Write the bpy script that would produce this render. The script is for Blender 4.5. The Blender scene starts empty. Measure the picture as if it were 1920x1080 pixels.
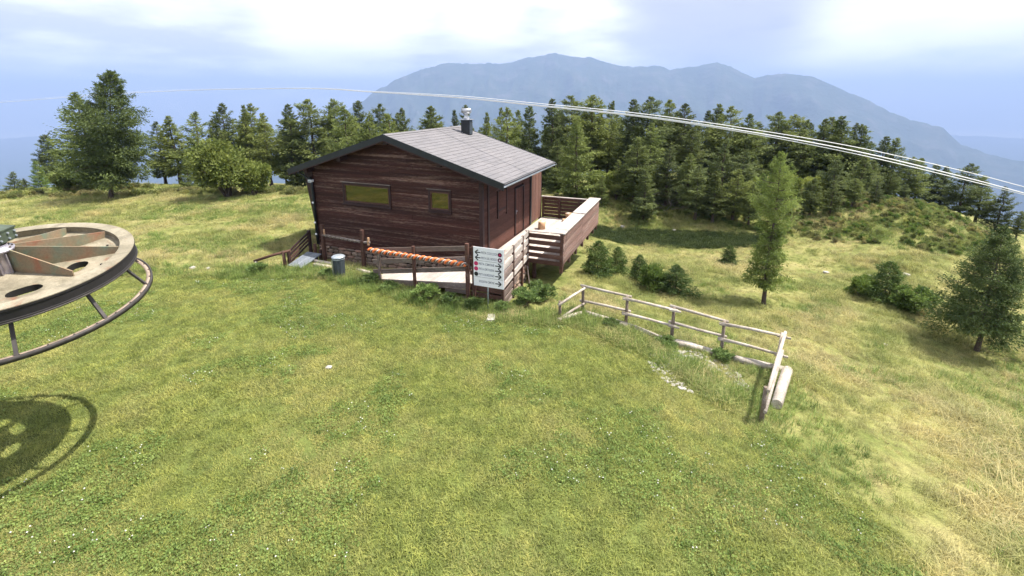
import bpy, bmesh, math, random
import numpy as np
from mathutils import Vector, Matrix, geometry
from math import radians, sin, cos, pi, hypot, sqrt

scene = bpy.context.scene
COL = scene.collection

# ------------------------------------------------------------------ camera
cam_data = bpy.data.cameras.new('webcam')
cam_data.sensor_fit = 'HORIZONTAL'
cam_data.sensor_width = 36.0
cam_data.lens = 36.0 * 873.0 / 1920.0
cam_data.shift_y = -140.0 / 1920.0
cam_data.clip_start = 0.1
cam_data.clip_end = 40000.0
cam = bpy.data.objects.new('webcam', cam_data)
COL.objects.link(cam)
cam.location = (0, 0, 6.5)
cam.rotation_euler = (radians(90 - 13.835), 0, 0)
scene.camera = cam

# ------------------------------------------------------------------ sky and sun
SUN_EL = radians(62)
SUN_AZ = math.atan2(1.0, 0.10)          # clockwise from +Y
world = bpy.data.worlds.new('World')
scene.world = world
world.use_nodes = True
wn = world.node_tree.nodes
wl = world.node_tree.links
wn.clear()
w_out = wn.new('ShaderNodeOutputWorld')
w_bg = wn.new('ShaderNodeBackground')
w_bg.inputs['Strength'].default_value = 0.075
w_sky = wn.new('ShaderNodeTexSky')
w_sky.sky_type = 'NISHITA'
w_sky.sun_disc = False
w_sky.sun_elevation = SUN_EL
w_sky.sun_rotation = SUN_AZ
w_sky.altitude = 1700
w_sky.air_density = 1.0
w_sky.dust_density = 2.5
w_sky.ozone_density = 1.0
w_tc = wn.new('ShaderNodeTexCoord')
# clouds: noise on a flat cloud layer seen in perspective (direction / height)
w_sep = wn.new('ShaderNodeSeparateXYZ')
w_hgt = wn.new('ShaderNodeMath'); w_hgt.operation = 'MAXIMUM'; w_hgt.inputs[1].default_value = 0.0
w_add = wn.new('ShaderNodeMath'); w_add.operation = 'ADD'; w_add.inputs[1].default_value = 0.16
w_div = wn.new('ShaderNodeVectorMath'); w_div.operation = 'DIVIDE'
w_cmb = wn.new('ShaderNodeCombineXYZ')
wl.new(w_tc.outputs['Generated'], w_sep.inputs[0])
wl.new(w_sep.outputs['Z'], w_hgt.inputs[0])
wl.new(w_hgt.outputs[0], w_add.inputs[0])
for i in range(3):
    wl.new(w_add.outputs[0], w_cmb.inputs[i])
wl.new(w_tc.outputs['Generated'], w_div.inputs[0])
wl.new(w_cmb.outputs[0], w_div.inputs[1])
w_map = wn.new('ShaderNodeMapping')
w_map.inputs['Location'].default_value = (2.3, 0.4, 0.0)
w_map.inputs['Scale'].default_value = (0.62, 0.62, 0.9)
wl.new(w_div.outputs[0], w_map.inputs[0])
w_n1 = wn.new('ShaderNodeTexNoise')
w_n1.inputs['Scale'].default_value = 1.3
w_n1.inputs['Detail'].default_value = 7.0
w_n1.inputs['Roughness'].default_value = 0.55
w_n1.inputs['Distortion'].default_value = 0.5
wl.new(w_map.outputs[0], w_n1.inputs['Vector'])
w_r1 = wn.new('ShaderNodeValToRGB')
w_r1.color_ramp.elements[0].position = 0.12
w_r1.color_ramp.elements[0].color = (0, 0, 0, 1)
w_r1.color_ramp.elements[1].position = 0.40
w_r1.color_ramp.elements[1].color = (1, 1, 1, 1)
wl.new(w_n1.outputs['Fac'], w_r1.inputs[0])
w_n2 = wn.new('ShaderNodeTexNoise')
w_n2.inputs['Scale'].default_value = 2.3
w_n2.inputs['Detail'].default_value = 6.0
w_n2.inputs['Roughness'].default_value = 0.5
w_map2 = wn.new('ShaderNodeMapping')
w_map2.inputs['Location'].default_value = (5.1, 1.7, 3.0)
wl.new(w_map.outputs[0], w_map2.inputs[0])
wl.new(w_map2.outputs[0], w_n2.inputs['Vector'])
w_r2 = wn.new('ShaderNodeValToRGB')
w_r2.color_ramp.elements[0].position = 0.40
w_r2.color_ramp.elements[0].color = (6.2, 6.4, 7.0, 1)
w_r2.color_ramp.elements[1].position = 0.62
w_r2.color_ramp.elements[1].color = (11.2, 11.2, 11.5, 1)
wl.new(w_n2.outputs['Fac'], w_r2.inputs[0])
w_mix = wn.new('ShaderNodeMixRGB')
w_cov = w_r1.outputs[0]
w_bri = w_r2.outputs[0]


def cloud_bank(d, width, amount, sock, power=1.5):
    """a thicker or thinner bank of cloud round one direction"""
    dt = wn.new('ShaderNodeVectorMath'); dt.operation = 'DOT_PRODUCT'
    nm = wn.new('ShaderNodeVectorMath'); nm.operation = 'NORMALIZE'
    wl.new(w_tc.outputs['Generated'], nm.inputs[0])
    wl.new(nm.outputs[0], dt.inputs[0]); dt.inputs[1].default_value = d
    mr = wn.new('ShaderNodeMapRange'); mr.interpolation_type = 'SMOOTHERSTEP'
    mr.inputs['From Min'].default_value = cos(radians(width)); mr.inputs['From Max'].default_value = 1.0
    mr.inputs['To Min'].default_value = 0.0; mr.inputs['To Max'].default_value = 1.0
    wl.new(dt.outputs['Value'], mr.inputs['Value'])
    mu = wn.new('ShaderNodeMixRGB'); mu.blend_type = 'MIX'
    # broken up by the cloud noise
    bn_ = wn.new('ShaderNodeMath'); bn_.operation = 'MULTIPLY_ADD'; bn_.inputs[1].default_value = 1.1; bn_.inputs[2].default_value = 0.35
    wl.new(w_n2.outputs['Fac'], bn_.inputs[0])
    ml = wn.new('ShaderNodeMath'); ml.operation = 'MULTIPLY'; ml.use_clamp = True
    wl.new(mr.outputs[0], ml.inputs[0]); wl.new(bn_.outputs[0], ml.inputs[1])
    wl.new(ml.outputs[0], mu.inputs[0]); wl.new(sock, mu.inputs[1])
    mu.inputs[2].default_value = (*amount, 1)
    return mu.outputs[0]


WHITE = (12.2, 12.1, 12.2); GREY = (4.6, 4.8, 5.4)
w_bri = cloud_bank((-0.347, 0.919, 0.152), 13, WHITE, w_bri)
w_bri = cloud_bank((-0.06, 0.985, 0.15), 7, WHITE, w_bri)
w_bri = cloud_bank((0.667, 0.741, 0.05), 16, WHITE, w_bri)
w_bri = cloud_bank((0.377, 0.909, 0.175), 13, GREY, w_bri)
wl.new(w_cov, w_mix.inputs[0])
wl.new(w_sky.outputs[0], w_mix.inputs[1])
wl.new(w_bri, w_mix.inputs[2])
wl.new(w_mix.outputs[0], w_bg.inputs['Color'])
wl.new(w_bg.outputs[0], w_out.inputs['Surface'])

sun_data = bpy.data.lights.new('sun', 'SUN')
sun_data.energy = 5.0
sun_data.angle = radians(0.55)
sun_data.color = (1.0, 0.945, 0.86)
sun = bpy.data.objects.new('sun', sun_data)
COL.objects.link(sun)
sd = Vector((sin(SUN_AZ) * cos(SUN_EL), cos(SUN_AZ) * cos(SUN_EL), sin(SUN_EL)))
sun.rotation_euler = sd.to_track_quat('Z', 'Y').to_euler()
sun.location = sd * 60

scene.view_settings.view_transform = 'Standard'
scene.view_settings.look = 'None'
scene.view_settings.exposure = 1.1
scene.view_settings.gamma = 1.0
scene.view_settings.use_curve_mapping = False
scene.render.engine = 'CYCLES'
scene.cycles.use_denoising = True
scene.cycles.max_bounces = 4
scene.cycles.diffuse_bounces = 2
scene.cycles.transmission_bounces = 3
scene.cycles.transparent_max_bounces = 8
scene.cycles.volume_bounces = 0
scene.cycles.use_adaptive_sampling = True
scene.cycles.adaptive_threshold = 0.025

# ------------------------------------------------------------------ helpers
rng = np.random.default_rng(11)
random.seed(5)


def tag(o, label=None, cat=None, group=None, kind=None):
    if label: o['label'] = label
    if cat: o['category'] = cat
    if group: o['group'] = group
    if kind: o['kind'] = kind
    return o


def link(name, mesh, mat=None, parent=None, smooth=False):
    o = bpy.data.objects.new(name, mesh)
    COL.objects.link(o)
    if mat is not None and len(mesh.materials) == 0:
        mesh.materials.append(mat)
    if parent is not None:
        o.parent = parent
    if smooth:
        mesh.polygons.foreach_set('use_smooth', [p.loop_total <= 4 for p in mesh.polygons])
    return o


def empty(name, loc, rz=0.0, label=None, cat=None, group=None):
    o = bpy.data.objects.new(name, None)
    o.empty_display_size = 0.3
    COL.objects.link(o)
    o.location = loc
    o.rotation_euler = (0, 0, rz)
    return tag(o, label, cat, group)


def copy_tree(o, parent=None):
    c = o.copy()
    COL.objects.link(c)
    c.parent = parent
    for ch in list(o.children):
        copy_tree(ch, c)
    return c


class MB:
    """collects shapes into one mesh"""
    def __init__(self):
        self.v = []
        self.f = []

    def add(self, vs, fs):
        b = len(self.v)
        self.v += [tuple(p) for p in vs]
        self.f += [tuple(i + b for i in q) for q in fs]
        return self

    def box(self, x0, x1, y0, y1, z0, z1):
        vs = [(x0, y0, z0), (x1, y0, z0), (x1, y1, z0), (x0, y1, z0), (x0, y0, z1), (x1, y0, z1), (x1, y1, z1), (x0, y1, z1)]
        return self.add(vs, [(3, 2, 1, 0), (4, 5, 6, 7), (0, 1, 5, 4), (1, 2, 6, 5), (2, 3, 7, 6), (3, 0, 4, 7)])

    def beam(self, p0, p1, w, h, up=(0, 0, 1), bev=0.0):
        """bar from p0 to p1, w wide across, h high along up"""
        p0 = Vector(p0); p1 = Vector(p1)
        d = (p1 - p0).normalized()
        u = Vector(up)
        s = d.cross(u)
        if s.length < 1e-4:
            s = d.cross(Vector((1, 0, 0)))
        s.normalize()
        u = s.cross(d).normalized()
        vs = []
        if bev > 0:
            c = [(-w/2 + bev, -h/2), (w/2 - bev, -h/2), (w/2, -h/2 + bev), (w/2, h/2 - bev), (w/2 - bev, h/2), (-w/2 + bev, h/2), (-w/2, h/2 - bev), (-w/2, -h/2 + bev)]
        else:
            c = [(-w/2, -h/2), (w/2, -h/2), (w/2, h/2), (-w/2, h/2)]
        n = len(c)
        for p in (p0, p1):
            for a, b in c:
                vs.append(p + s * a + u * b)
        fs = [tuple(range(n)), tuple(reversed(range(n, 2 * n)))]
        fs = [tuple(reversed(f)) for f in fs]
        for i in range(n):
            j = (i + 1) % n
            fs.append((i, j, n + j, n + i))
        return self.add(vs, [tuple(reversed(f)) for f in fs])

    def tube(self, pts, rad, n=8, cap=True, jit=0.0):
        pts = [Vector(p) for p in pts]
        m = len(pts)
        if not hasattr(rad, '__len__'):
            rad = [rad] * m
        vs = []
        prev = None
        for i in range(m):
            d = (pts[min(i + 1, m - 1)] - pts[max(i - 1, 0)]).normalized()
            if prev is None:
                a = d.cross(Vector((0, 0, 1)))
                if a.length < 1e-3:
                    a = d.cross(Vector((0, 1, 0)))
            else:
                a = prev - d * prev.dot(d)
            a.normalize()
            prev = a
            b = d.cross(a)
            for k in range(n):
                t = 2 * pi * k / n
                r = rad[i] * (1 + (random.uniform(-jit, jit) if jit else 0))
                vs.append(pts[i] + (a * cos(t) + b * sin(t)) * r)
        fs = []
        for i in range(m - 1):
            for k in range(n):
                j = (k + 1) % n
                fs.append((i*n + k, i*n + j, (i+1)*n + j, (i+1)*n + k))
        if cap:
            fs.append(tuple(reversed(range(n))))
            fs.append(tuple(range((m-1)*n, m*n)))
        return self.add(vs, fs)

    def lathe(self, prof, n=32, closed=False):
        """profile of (r, z), turned about z"""
        vs = []
        for r, z in prof:
            for k in range(n):
                t = 2 * pi * k / n
                vs.append((r * cos(t), r * sin(t), z))
        fs = []
        m = len(prof)
        for i in range(m if closed else m - 1):
            i2 = (i + 1) % m
            for k in range(n):
                j = (k + 1) % n
                fs.append((i*n + k, i*n + j, i2*n + j, i2*n + k))
        return self.add(vs, fs)

    def poly_prism(self, loop, off):
        """closed loop of 3D points pushed along off"""
        n = len(loop)
        off = Vector(off)
        vs = [Vector(p) for p in loop] + [Vector(p) + off for p in loop]
        fs = [tuple(reversed(range(n))), tuple(range(n, 2*n))]
        for i in range(n):
            j = (i + 1) % n
            fs.append((i, j, n + j, n + i))
        return self.add(vs, fs)

    def mesh(self, name):
        me = bpy.data.meshes.new(name)
        me.from_pydata(self.v, [], self.f)
        bm = bmesh.new()
        bm.from_mesh(me)
        bmesh.ops.recalc_face_normals(bm, faces=bm.faces)
        bm.to_mesh(me)
        bm.free()
        me.update()
        return me

    def build(self, name, mat, parent=None, smooth=False):
        return link(name, self.mesh(name), mat, parent, smooth)


# ------------------------------------------------------------------ materials
def new_mat(name):
    m = bpy.data.materials.new(name)
    m.use_nodes = True
    nt = m.node_tree
    nt.nodes.clear()
    out = nt.nodes.new('ShaderNodeOutputMaterial')
    return m, nt, out


def noise_node(nt, scale, detail=4, rough=0.5, vec=None, stretch=None, coord='Object', dist=0.0):
    n = nt.nodes.new('ShaderNodeTexNoise')
    n.inputs['Scale'].default_value = scale
    n.inputs['Detail'].default_value = detail
    n.inputs['Roughness'].default_value = rough
    n.inputs['Distortion'].default_value = dist
    if vec is None:
        if coord == 'World':
            g = nt.nodes.new('ShaderNodeNewGeometry')
            vec = g.outputs['Position']
        else:
            tc = nt.nodes.new('ShaderNodeTexCoord')
            vec = tc.outputs[coord]
    if stretch is not None:
        mp = nt.nodes.new('ShaderNodeMapping')
        mp.inputs['Scale'].default_value = stretch
        nt.links.new(vec, mp.inputs[0])
        vec = mp.outputs[0]
    nt.links.new(vec, n.inputs['Vector'])
    return n


def ramp(nt, fac, stops):
    r = nt.nodes.new('ShaderNodeValToRGB')
    els = r.color_ramp.elements
    while len(els) < len(stops):
        els.new(0.5)
    for e, (p, c) in zip(els, stops):
        e.position = p
        e.color = c if len(c) == 4 else (*c, 1)
    nt.links.new(fac, r.inputs[0])
    return r


def mixc(nt, fac, a, b, mode='MIX'):
    m = nt.nodes.new('ShaderNodeMixRGB')
    m.blend_type = mode
    for sock, val in ((m.inputs[0], fac), (m.inputs[1], a), (m.inputs[2], b)):
        if hasattr(val, 'is_linked'):
            nt.links.new(val, sock)
        elif isinstance(val, (int, float)):
            sock.default_value = val
        else:
            sock.default_value = (*val, 1) if len(val) == 3 else val
    return m


def principled(nt, out, color, rough=0.6, metal=0.0, spec=0.4):
    b = nt.nodes.new('ShaderNodeBsdfPrincipled')
    if hasattr(color, 'is_linked'):
        nt.links.new(color, b.inputs['Base Color'])
    else:
        b.inputs['Base Color'].default_value = (*color, 1)
    if hasattr(rough, 'is_linked'):
        nt.links.new(rough, b.inputs['Roughness'])
    else:
        b.inputs['Roughness'].default_value = rough
    b.inputs['Metallic'].default_value = metal
    b.inputs['Specular IOR Level'].default_value = spec
    nt.links.new(b.outputs[0], out.inputs['Surface'])
    return b


def bump(nt, bsdf, height, strength=0.3, dist=0.02):
    b = nt.nodes.new('ShaderNodeBump')
    b.inputs['Strength'].default_value = strength
    b.inputs['Distance'].default_value = dist
    nt.links.new(height, b.inputs['Height'])
    nt.links.new(b.outputs[0], bsdf.inputs['Normal'])


def obj_random(nt):
    return nt.nodes.new('ShaderNodeObjectInfo').outputs['Random']


def wood(name, dark, mid, light, stretch=(2.0, 14.0, 14.0), wear=(0.52, 0.66), rough=0.75, vary=0.35):
    """weathered wood: grain along the local axis with the small stretch value, worn paler patches"""
    m, nt, out = new_mat(name)
    g = noise_node(nt, 3.0, 6, 0.65, stretch=stretch, dist=0.6)
    r = ramp(nt, g.outputs['Fac'], [(0.3, dark), (0.7, mid)])
    big = noise_node(nt, 0.9, 5, 0.6, stretch=(stretch[0] / 3, stretch[1] / 3, stretch[2] / 3), dist=0.4)
    fine = noise_node(nt, 7.0, 5, 0.7, stretch=stretch)
    ad = nt.nodes.new('ShaderNodeMath'); ad.operation = 'ADD'
    ml = nt.nodes.new('ShaderNodeMath'); ml.operation = 'MULTIPLY'; ml.inputs[1].default_value = 0.5
    nt.links.new(big.outputs['Fac'], ad.inputs[0]); nt.links.new(fine.outputs['Fac'], ad.inputs[1]); nt.links.new(ad.outputs[0], ml.inputs[0])
    w = ramp(nt, ml.outputs[0], [(wear[0], (0, 0, 0)), (wear[1], (1, 1, 1))])
    c = mixc(nt, w.outputs[0], r.outputs[0], light)
    rr = ramp(nt, obj_random(nt), [(0, (1 - vary,) * 3), (1, (1 + vary * 0.6,) * 3)])
    c2 = mixc(nt, 1.0, c.outputs[0], rr.outputs[0], 'MULTIPLY')
    b = principled(nt, out, c2.outputs[0], rough, 0, 0.25)
    bump(nt, b, g.outputs['Fac'], 0.35, 0.01)
    return m


def plain(name, col, rough=0.6, metal=0.0, var=0.25, scale=6.0, spec=0.4, bmp=0.1):
    m, nt, out = new_mat(name)
    n = noise_node(nt, scale, 5, 0.6)
    lo = tuple(c * (1 - var) for c in col); hi = tuple(min(1, c * (1 + var)) for c in col)
    r = ramp(nt, n.outputs['Fac'], [(0.3, lo), (0.7, hi)])
    b = principled(nt, out, r.outputs[0], rough, metal, spec)
    if bmp:
        bump(nt, b, n.outputs['Fac'], bmp, 0.01)
    return m


def foliage(name, a, b, trans=0.35, patch=1.6, rnd=0.3, warm=None, rough=0.65):
    """leaf or needle material: colour wanders in clumps, from plant to plant; part of the light goes through"""
    m, nt, out = new_mat(name)
    n = noise_node(nt, patch, 3, 0.6, coord='World')
    r = ramp(nt, n.outputs['Fac'], [(0.34, a), (0.66, b)])
    col = r.outputs[0]
    if warm is not None:
        n2 = noise_node(nt, 0.35, 3, 0.6, coord='World')
        f = ramp(nt, n2.outputs['Fac'], [(0.46, (0, 0, 0)), (0.62, (1, 1, 1))])
        col = mixc(nt, f.outputs[0], col, warm).outputs[0]
    rr = ramp(nt, obj_random(nt), [(0, (1 - rnd,) * 3), (0.5, (1, 1, 1)), (1, (1 + rnd, 1 + rnd * 0.75, 1 + rnd * 0.3))])
    col = mixc(nt, 1.0, col, rr.outputs[0], 'MULTIPLY').outputs[0]
    d = nt.nodes.new('ShaderNodeBsdfPrincipled')
    d.inputs['Roughness'].default_value = rough
    d.inputs['Specular IOR Level'].default_value = 0.25
    nt.links.new(col, d.inputs['Base Color'])
    t = nt.nodes.new('ShaderNodeBsdfTranslucent')
    nt.links.new(col, t.inputs['Color'])
    mx = nt.nodes.new('ShaderNodeMixShader')
    mx.inputs[0].default_value = trans
    nt.links.new(d.outputs[0], mx.inputs[1]); nt.links.new(t.outputs[0], mx.inputs[2])
    nt.links.new(mx.outputs[0], out.inputs['Surface'])
    return m


M = {}
# hut
M['clad'] = wood('brown_stained_cladding', (0.024, 0.008, 0.006), (0.070, 0.024, 0.016), (0.235, 0.150, 0.115), stretch=(0.7, 9, 22), wear=(0.522, 0.605), vary=0.32)
M['clad_side'] = wood('brown_stained_side_cladding', (0.055, 0.021, 0.015), (0.125, 0.052, 0.038), (0.22, 0.13, 0.10), stretch=(9, 1.3, 16), wear=(0.56, 0.68), vary=0.25)
M['trim'] = plain('dark_brown_trim', (0.032, 0.013, 0.012), 0.6, var=0.4, scale=9)
M['panelwood'] = wood('windbreak_wood', (0.11, 0.055, 0.040), (0.19, 0.10, 0.075), (0.26, 0.17, 0.14), stretch=(9, 9, 1.3), wear=(0.56, 0.7), vary=0.2)
M['greywood'] = wood('grey_weathered_wood', (0.10, 0.075, 0.062), (0.20, 0.155, 0.135), (0.34, 0.30, 0.27), stretch=(1.6, 13, 13), wear=(0.5, 0.64), vary=0.25)
M['greywood_y'] = wood('grey_weathered_wood_deep', (0.12, 0.085, 0.072), (0.24, 0.18, 0.155), (0.36, 0.31, 0.28), stretch=(13, 1.6, 13), wear=(0.5, 0.64), vary=0.25)
M['palewood'] = wood('sun_bleached_wood', (0.30, 0.25, 0.22), (0.46, 0.40, 0.36), (0.58, 0.53, 0.49), stretch=(9, 1.4, 9), wear=(0.46, 0.62), vary=0.18)
M['logwood'] = wood('silver_grey_log', (0.22, 0.18, 0.14), (0.42, 0.36, 0.30), (0.58, 0.53, 0.47), stretch=(6, 6, 6), wear=(0.45, 0.6), vary=0.25)
M['fencepost'] = wood('grey_brown_fence_post', (0.10, 0.075, 0.055), (0.21, 0.165, 0.13), (0.36, 0.31, 0.27), stretch=(6, 6, 3), wear=(0.5, 0.66), vary=0.2)
M['railwood'] = wood('brown_rail_wood', (0.055, 0.025, 0.018), (0.12, 0.062, 0.046), (0.24, 0.17, 0.14), stretch=(1.6, 13, 13), wear=(0.55, 0.7), vary=0.25)
M['deckside'] = wood('red_brown_deck_boards', (0.15, 0.082, 0.066), (0.28, 0.175, 0.145), (0.37, 0.29, 0.25), stretch=(13, 1.0, 20), wear=(0.49, 0.62), vary=0.32)
M['cutwood'] = wood('fresh_cut_wood', (0.36, 0.20, 0.11), (0.55, 0.36, 0.22), (0.62, 0.45, 0.30), stretch=(5, 5, 2), wear=(0.5, 0.7), vary=0.15)
M['bark'] = wood('tree_bark', (0.055, 0.038, 0.030), (0.13, 0.10, 0.085), (0.20, 0.17, 0.15), stretch=(9, 9, 2), wear=(0.5, 0.7), vary=0.2)
M['deadwood'] = wood('dead_grey_branches', (0.16, 0.14, 0.12), (0.28, 0.25, 0.22), (0.36, 0.33, 0.30), stretch=(3, 3, 3), wear=(0.5, 0.7), vary=0.2)
M['black'] = plain('black_painted_metal', (0.016, 0.019, 0.021), 0.5, var=0.3, scale=3, bmp=0.03)
M['shadow_core'] = plain('wall_core', (0.018, 0.009, 0.008), 0.9, bmp=0)
M['alu'] = plain('bright_sheet_metal', (0.48, 0.49, 0.51), 0.35, metal=0.8, var=0.1, bmp=0.02)
M['galv'] = plain('galvanised_steel', (0.36, 0.40, 0.44), 0.45, metal=0.5, var=0.2, scale=12, bmp=0.05)
M['can'] = plain('grey_plastic_bin', (0.045, 0.056, 0.068), 0.55, var=0.3, scale=8, bmp=0.05)
M['white'] = plain('white_paint', (0.78, 0.79, 0.82), 0.5, var=0.04, bmp=0)
M['ink'] = plain('black_print', (0.015, 0.015, 0.018), 0.6, var=0.1, bmp=0)
M['inkgrey'] = plain('grey_blue_print', (0.16, 0.17, 0.24), 0.6, var=0.1, bmp=0)
M['pink'] = plain('magenta_print', (0.50, 0.025, 0.12), 0.5, var=0.08, bmp=0)
M['plum'] = plain('dark_magenta_print', (0.10, 0.010, 0.045), 0.5, var=0.1, bmp=0)
M['orange'] = plain('orange_barrier_tape', (0.72, 0.17, 0.045), 0.55, var=0.25, scale=20, bmp=0)
M['tape_highlight'] = plain('painted_tape_highlight', (0.62, 0.58, 0.55), 0.55, var=0.15, bmp=0)  # pale strand that paints the highlights on the orange tape
M['concrete'] = plain('grey_concrete', (0.36, 0.34, 0.31), 0.9, var=0.3, scale=5)
M['mortar'] = plain('lime_mortar', (0.22, 0.19, 0.16), 0.95, var=0.3, scale=10)
M['bluewood'] = wood('blue_grey_ramp_boards', (0.10, 0.115, 0.14), (0.17, 0.19, 0.22), (0.26, 0.28, 0.30), stretch=(13, 1.6, 13), wear=(0.5, 0.66), vary=0.2)
M['gearbox'] = plain('green_machine_paint', (0.060, 0.078, 0.052), 0.5, var=0.35, scale=9)
M['cable'] = plain('glint_white_steel_cable', (0.80, 0.80, 0.80), 0.45, metal=0.0, var=0.05, bmp=0, spec=0.6)  # near-white base colour stands for the sun's glint on the steel
M['rubber_and_slot_shade'] = plain('black_rubber_and_slot_shade', (0.014, 0.012, 0.012), 0.8, var=0.3, bmp=0.05)  # rim rubber, and the painted shade inside the wheel slots
M['hoop'] = plain('dark_oily_steel', (0.055, 0.048, 0.045), 0.55, metal=0.3, var=0.4, scale=7)
M['hooptop'] = plain('worn_steel_rail', (0.36, 0.28, 0.22), 0.6, metal=0.2, var=0.3, scale=7)
M['flange'] = plain('silver_hub_steel', (0.42, 0.39, 0.42), 0.4, metal=0.7, var=0.3, scale=10)


def stone_mat():
    m, nt, out = new_mat('rubble_stone')
    n = noise_node(nt, 9, 6, 0.65)
    r = ramp(nt, n.outputs['Fac'], [(0.3, (0.13, 0.105, 0.09)), (0.7, (0.34, 0.29, 0.25))])
    rr = ramp(nt, obj_random(nt), [(0, (0.7, 0.62, 0.56)), (0.5, (1.0, 0.92, 0.86)), (0.8, (1.15, 0.82, 0.72)), (1, (1.35, 1.25, 1.15))])
    c = mixc(nt, 1.0, r.outputs[0], rr.outputs[0], 'MULTIPLY')
    b = principled(nt, out, c.outputs[0], 0.9, 0, 0.2)
    bump(nt, b, n.outputs['Fac'], 0.6, 0.03)
    return m


def shingle_mat():
    m, nt, out = new_mat('grey_bitumen_shingle')
    n = noise_node(nt, 60, 4, 0.7)
    r = ramp(nt, n.outputs['Fac'], [(0.3, (0.120, 0.116, 0.120)), (0.7, (0.200, 0.193, 0.198))])
    big = noise_node(nt, 0.9, 4, 0.6, coord='World')
    rb = ramp(nt, big.outputs['Fac'], [(0.3, (0.93, 0.93, 0.95)), (0.7, (1.05, 1.04, 1.04))])
    c1 = mixc(nt, 1.0, r.outputs[0], rb.outputs[0], 'MULTIPLY')
    rr = ramp(nt, obj_random(nt), [(0, (0.92, 0.92, 0.93)), (1, (1.06, 1.05, 1.06))])
    c = mixc(nt, 1.0, c1.outputs[0], rr.outputs[0], 'MULTIPLY')
    b = principled(nt, out, c.outputs[0], 0.85, 0, 0.25)
    bump(nt, b, n.outputs['Fac'], 0.4, 0.005)
    return m


def glass_mat():
    m, nt, out = new_mat('reflecting_window_glass')
    n = noise_node(nt, 1.2, 2, 0.5)
    b = principled(nt, out, (0.19, 0.165, 0.14), 0.04, 1.0, 0.5)
    bump(nt, b, n.outputs['Fac'], 0.05, 0.05)
    return m


def wheel_mat():
    """beige paint worn to green undercoat and rust"""
    m, nt, out = new_mat('worn_beige_wheel_paint')
    n = noise_node(nt, 2.3, 5, 0.6, dist=0.4)
    r = ramp(nt, n.outputs['Fac'], [(0.30, (0.19, 0.17, 0.125)), (0.50, (0.295, 0.262, 0.195)), (0.72, (0.345, 0.315, 0.245))])
    n2 = noise_node(nt, 3.1, 5, 0.65, dist=0.8)
    f = ramp(nt, n2.outputs['Fac'], [(0.575, (0, 0, 0)), (0.70, (0.7, 0.7, 0.7))])
    c = mixc(nt, f.outputs[0], r.outputs[0], (0.27, 0.105, 0.06))
    n3 = noise_node(nt, 40, 5, 0.7)
    g = ramp(nt, n3.outputs['Fac'], [(0.3, (0.72, 0.70, 0.66)), (0.7, (1.1, 1.1, 1.1))])
    c2 = mixc(nt, 1.0, c.outputs[0], g.outputs[0], 'MULTIPLY')
    n4 = noise_node(nt, 1.4, 6, 0.7, dist=1.2)
    g4 = ramp(nt, n4.outputs['Fac'], [(0.36, (0.55, 0.55, 0.52)), (0.58, (1, 1, 1))])
    c2 = mixc(nt, 1.0, c2.outputs[0], g4.outputs[0], 'MULTIPLY')
    b = principled(nt, out, c2.outputs[0], 0.6, 0, 0.3)
    bump(nt, b, n3.outputs['Fac'], 0.15, 0.004)
    return m


def rib_mat():
    m, nt, out = new_mat('rust_stained_rib_paint')
    n = noise_node(nt, 2.6, 5, 0.6, dist=0.5)
    r = ramp(nt, n.outputs['Fac'], [(0.30, (0.13, 0.20, 0.145)), (0.46, (0.21, 0.18, 0.115)), (0.60, (0.25, 0.17, 0.105)), (0.74, (0.28, 0.10, 0.055))])
    n3 = noise_node(nt, 30, 5, 0.7)
    g = ramp(nt, n3.outputs['Fac'], [(0.3, (0.8, 0.8, 0.8)), (0.7, (1.1, 1.1, 1.1))])
    c2 = mixc(nt, 1.0, r.outputs[0], g.outputs[0], 'MULTIPLY')
    principled(nt, out, c2.outputs[0], 0.55, 0, 0.35)
    return m


M['stone'] = stone_mat()
M['shingle'] = shingle_mat()
M['glass'] = glass_mat()
M['wheel'] = wheel_mat()
M['rib'] = rib_mat()
M['spruce'] = foliage('spruce_needles', (0.085, 0.115, 0.042), (0.185, 0.225, 0.078), 0.36, 1.3, 0.32)
M['pine'] = foliage('pine_needles', (0.105, 0.140, 0.042), (0.220, 0.260, 0.080), 0.38, 1.3, 0.32)
M['larch'] = foliage('larch_needles', (0.120, 0.160, 0.044), (0.245, 0.290, 0.086), 0.38, 1.3, 0.28)
M['bright'] = foliage('young_green_needles', (0.105, 0.165, 0.040), (0.220, 0.300, 0.080), 0.38, 1.6, 0.22)
M['leaf'] = foliage('bush_leaves', (0.120, 0.165, 0.036), (0.290, 0.330, 0.085), 0.4, 1.8, 0.25)
M['shrub'] = foliage('meadow_shrub_leaves', (0.072, 0.125, 0.028), (0.170, 0.240, 0.056), 0.38, 2.5, 0.25)
M['darkshrub'] = foliage('young_spruce_needles', (0.050, 0.090, 0.024), (0.125, 0.185, 0.048), 0.35, 2.5, 0.25)
M['nettle'] = foliage('weed_leaves', (0.100, 0.165, 0.045), (0.205, 0.285, 0.090), 0.4, 4.0, 0.3)
M['heath'] = foliage('heath_leaves', (0.140, 0.185, 0.050), (0.255, 0.285, 0.095), 0.38, 0.9, 0.35, warm=(0.275, 0.250, 0.115))
M['lawn'] = foliage('lawn_blades', (0.215, 0.262, 0.070), (0.335, 0.365, 0.110), 0.4, 3.2, 0.42, warm=(0.370, 0.370, 0.135))
M['clover'] = foliage('clover_leaves', (0.140, 0.215, 0.055), (0.250, 0.325, 0.098), 0.4, 2.0, 0.3)
M['flower'] = plain('white_clover_flowers', (0.62, 0.62, 0.55), 0.8, bmp=0)
M['meadow'] = foliage('dry_meadow_blades', (0.205, 0.250, 0.074), (0.385, 0.390, 0.155), 0.4, 0.8, 0.35, warm=(0.46, 0.415, 0.205))
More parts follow.
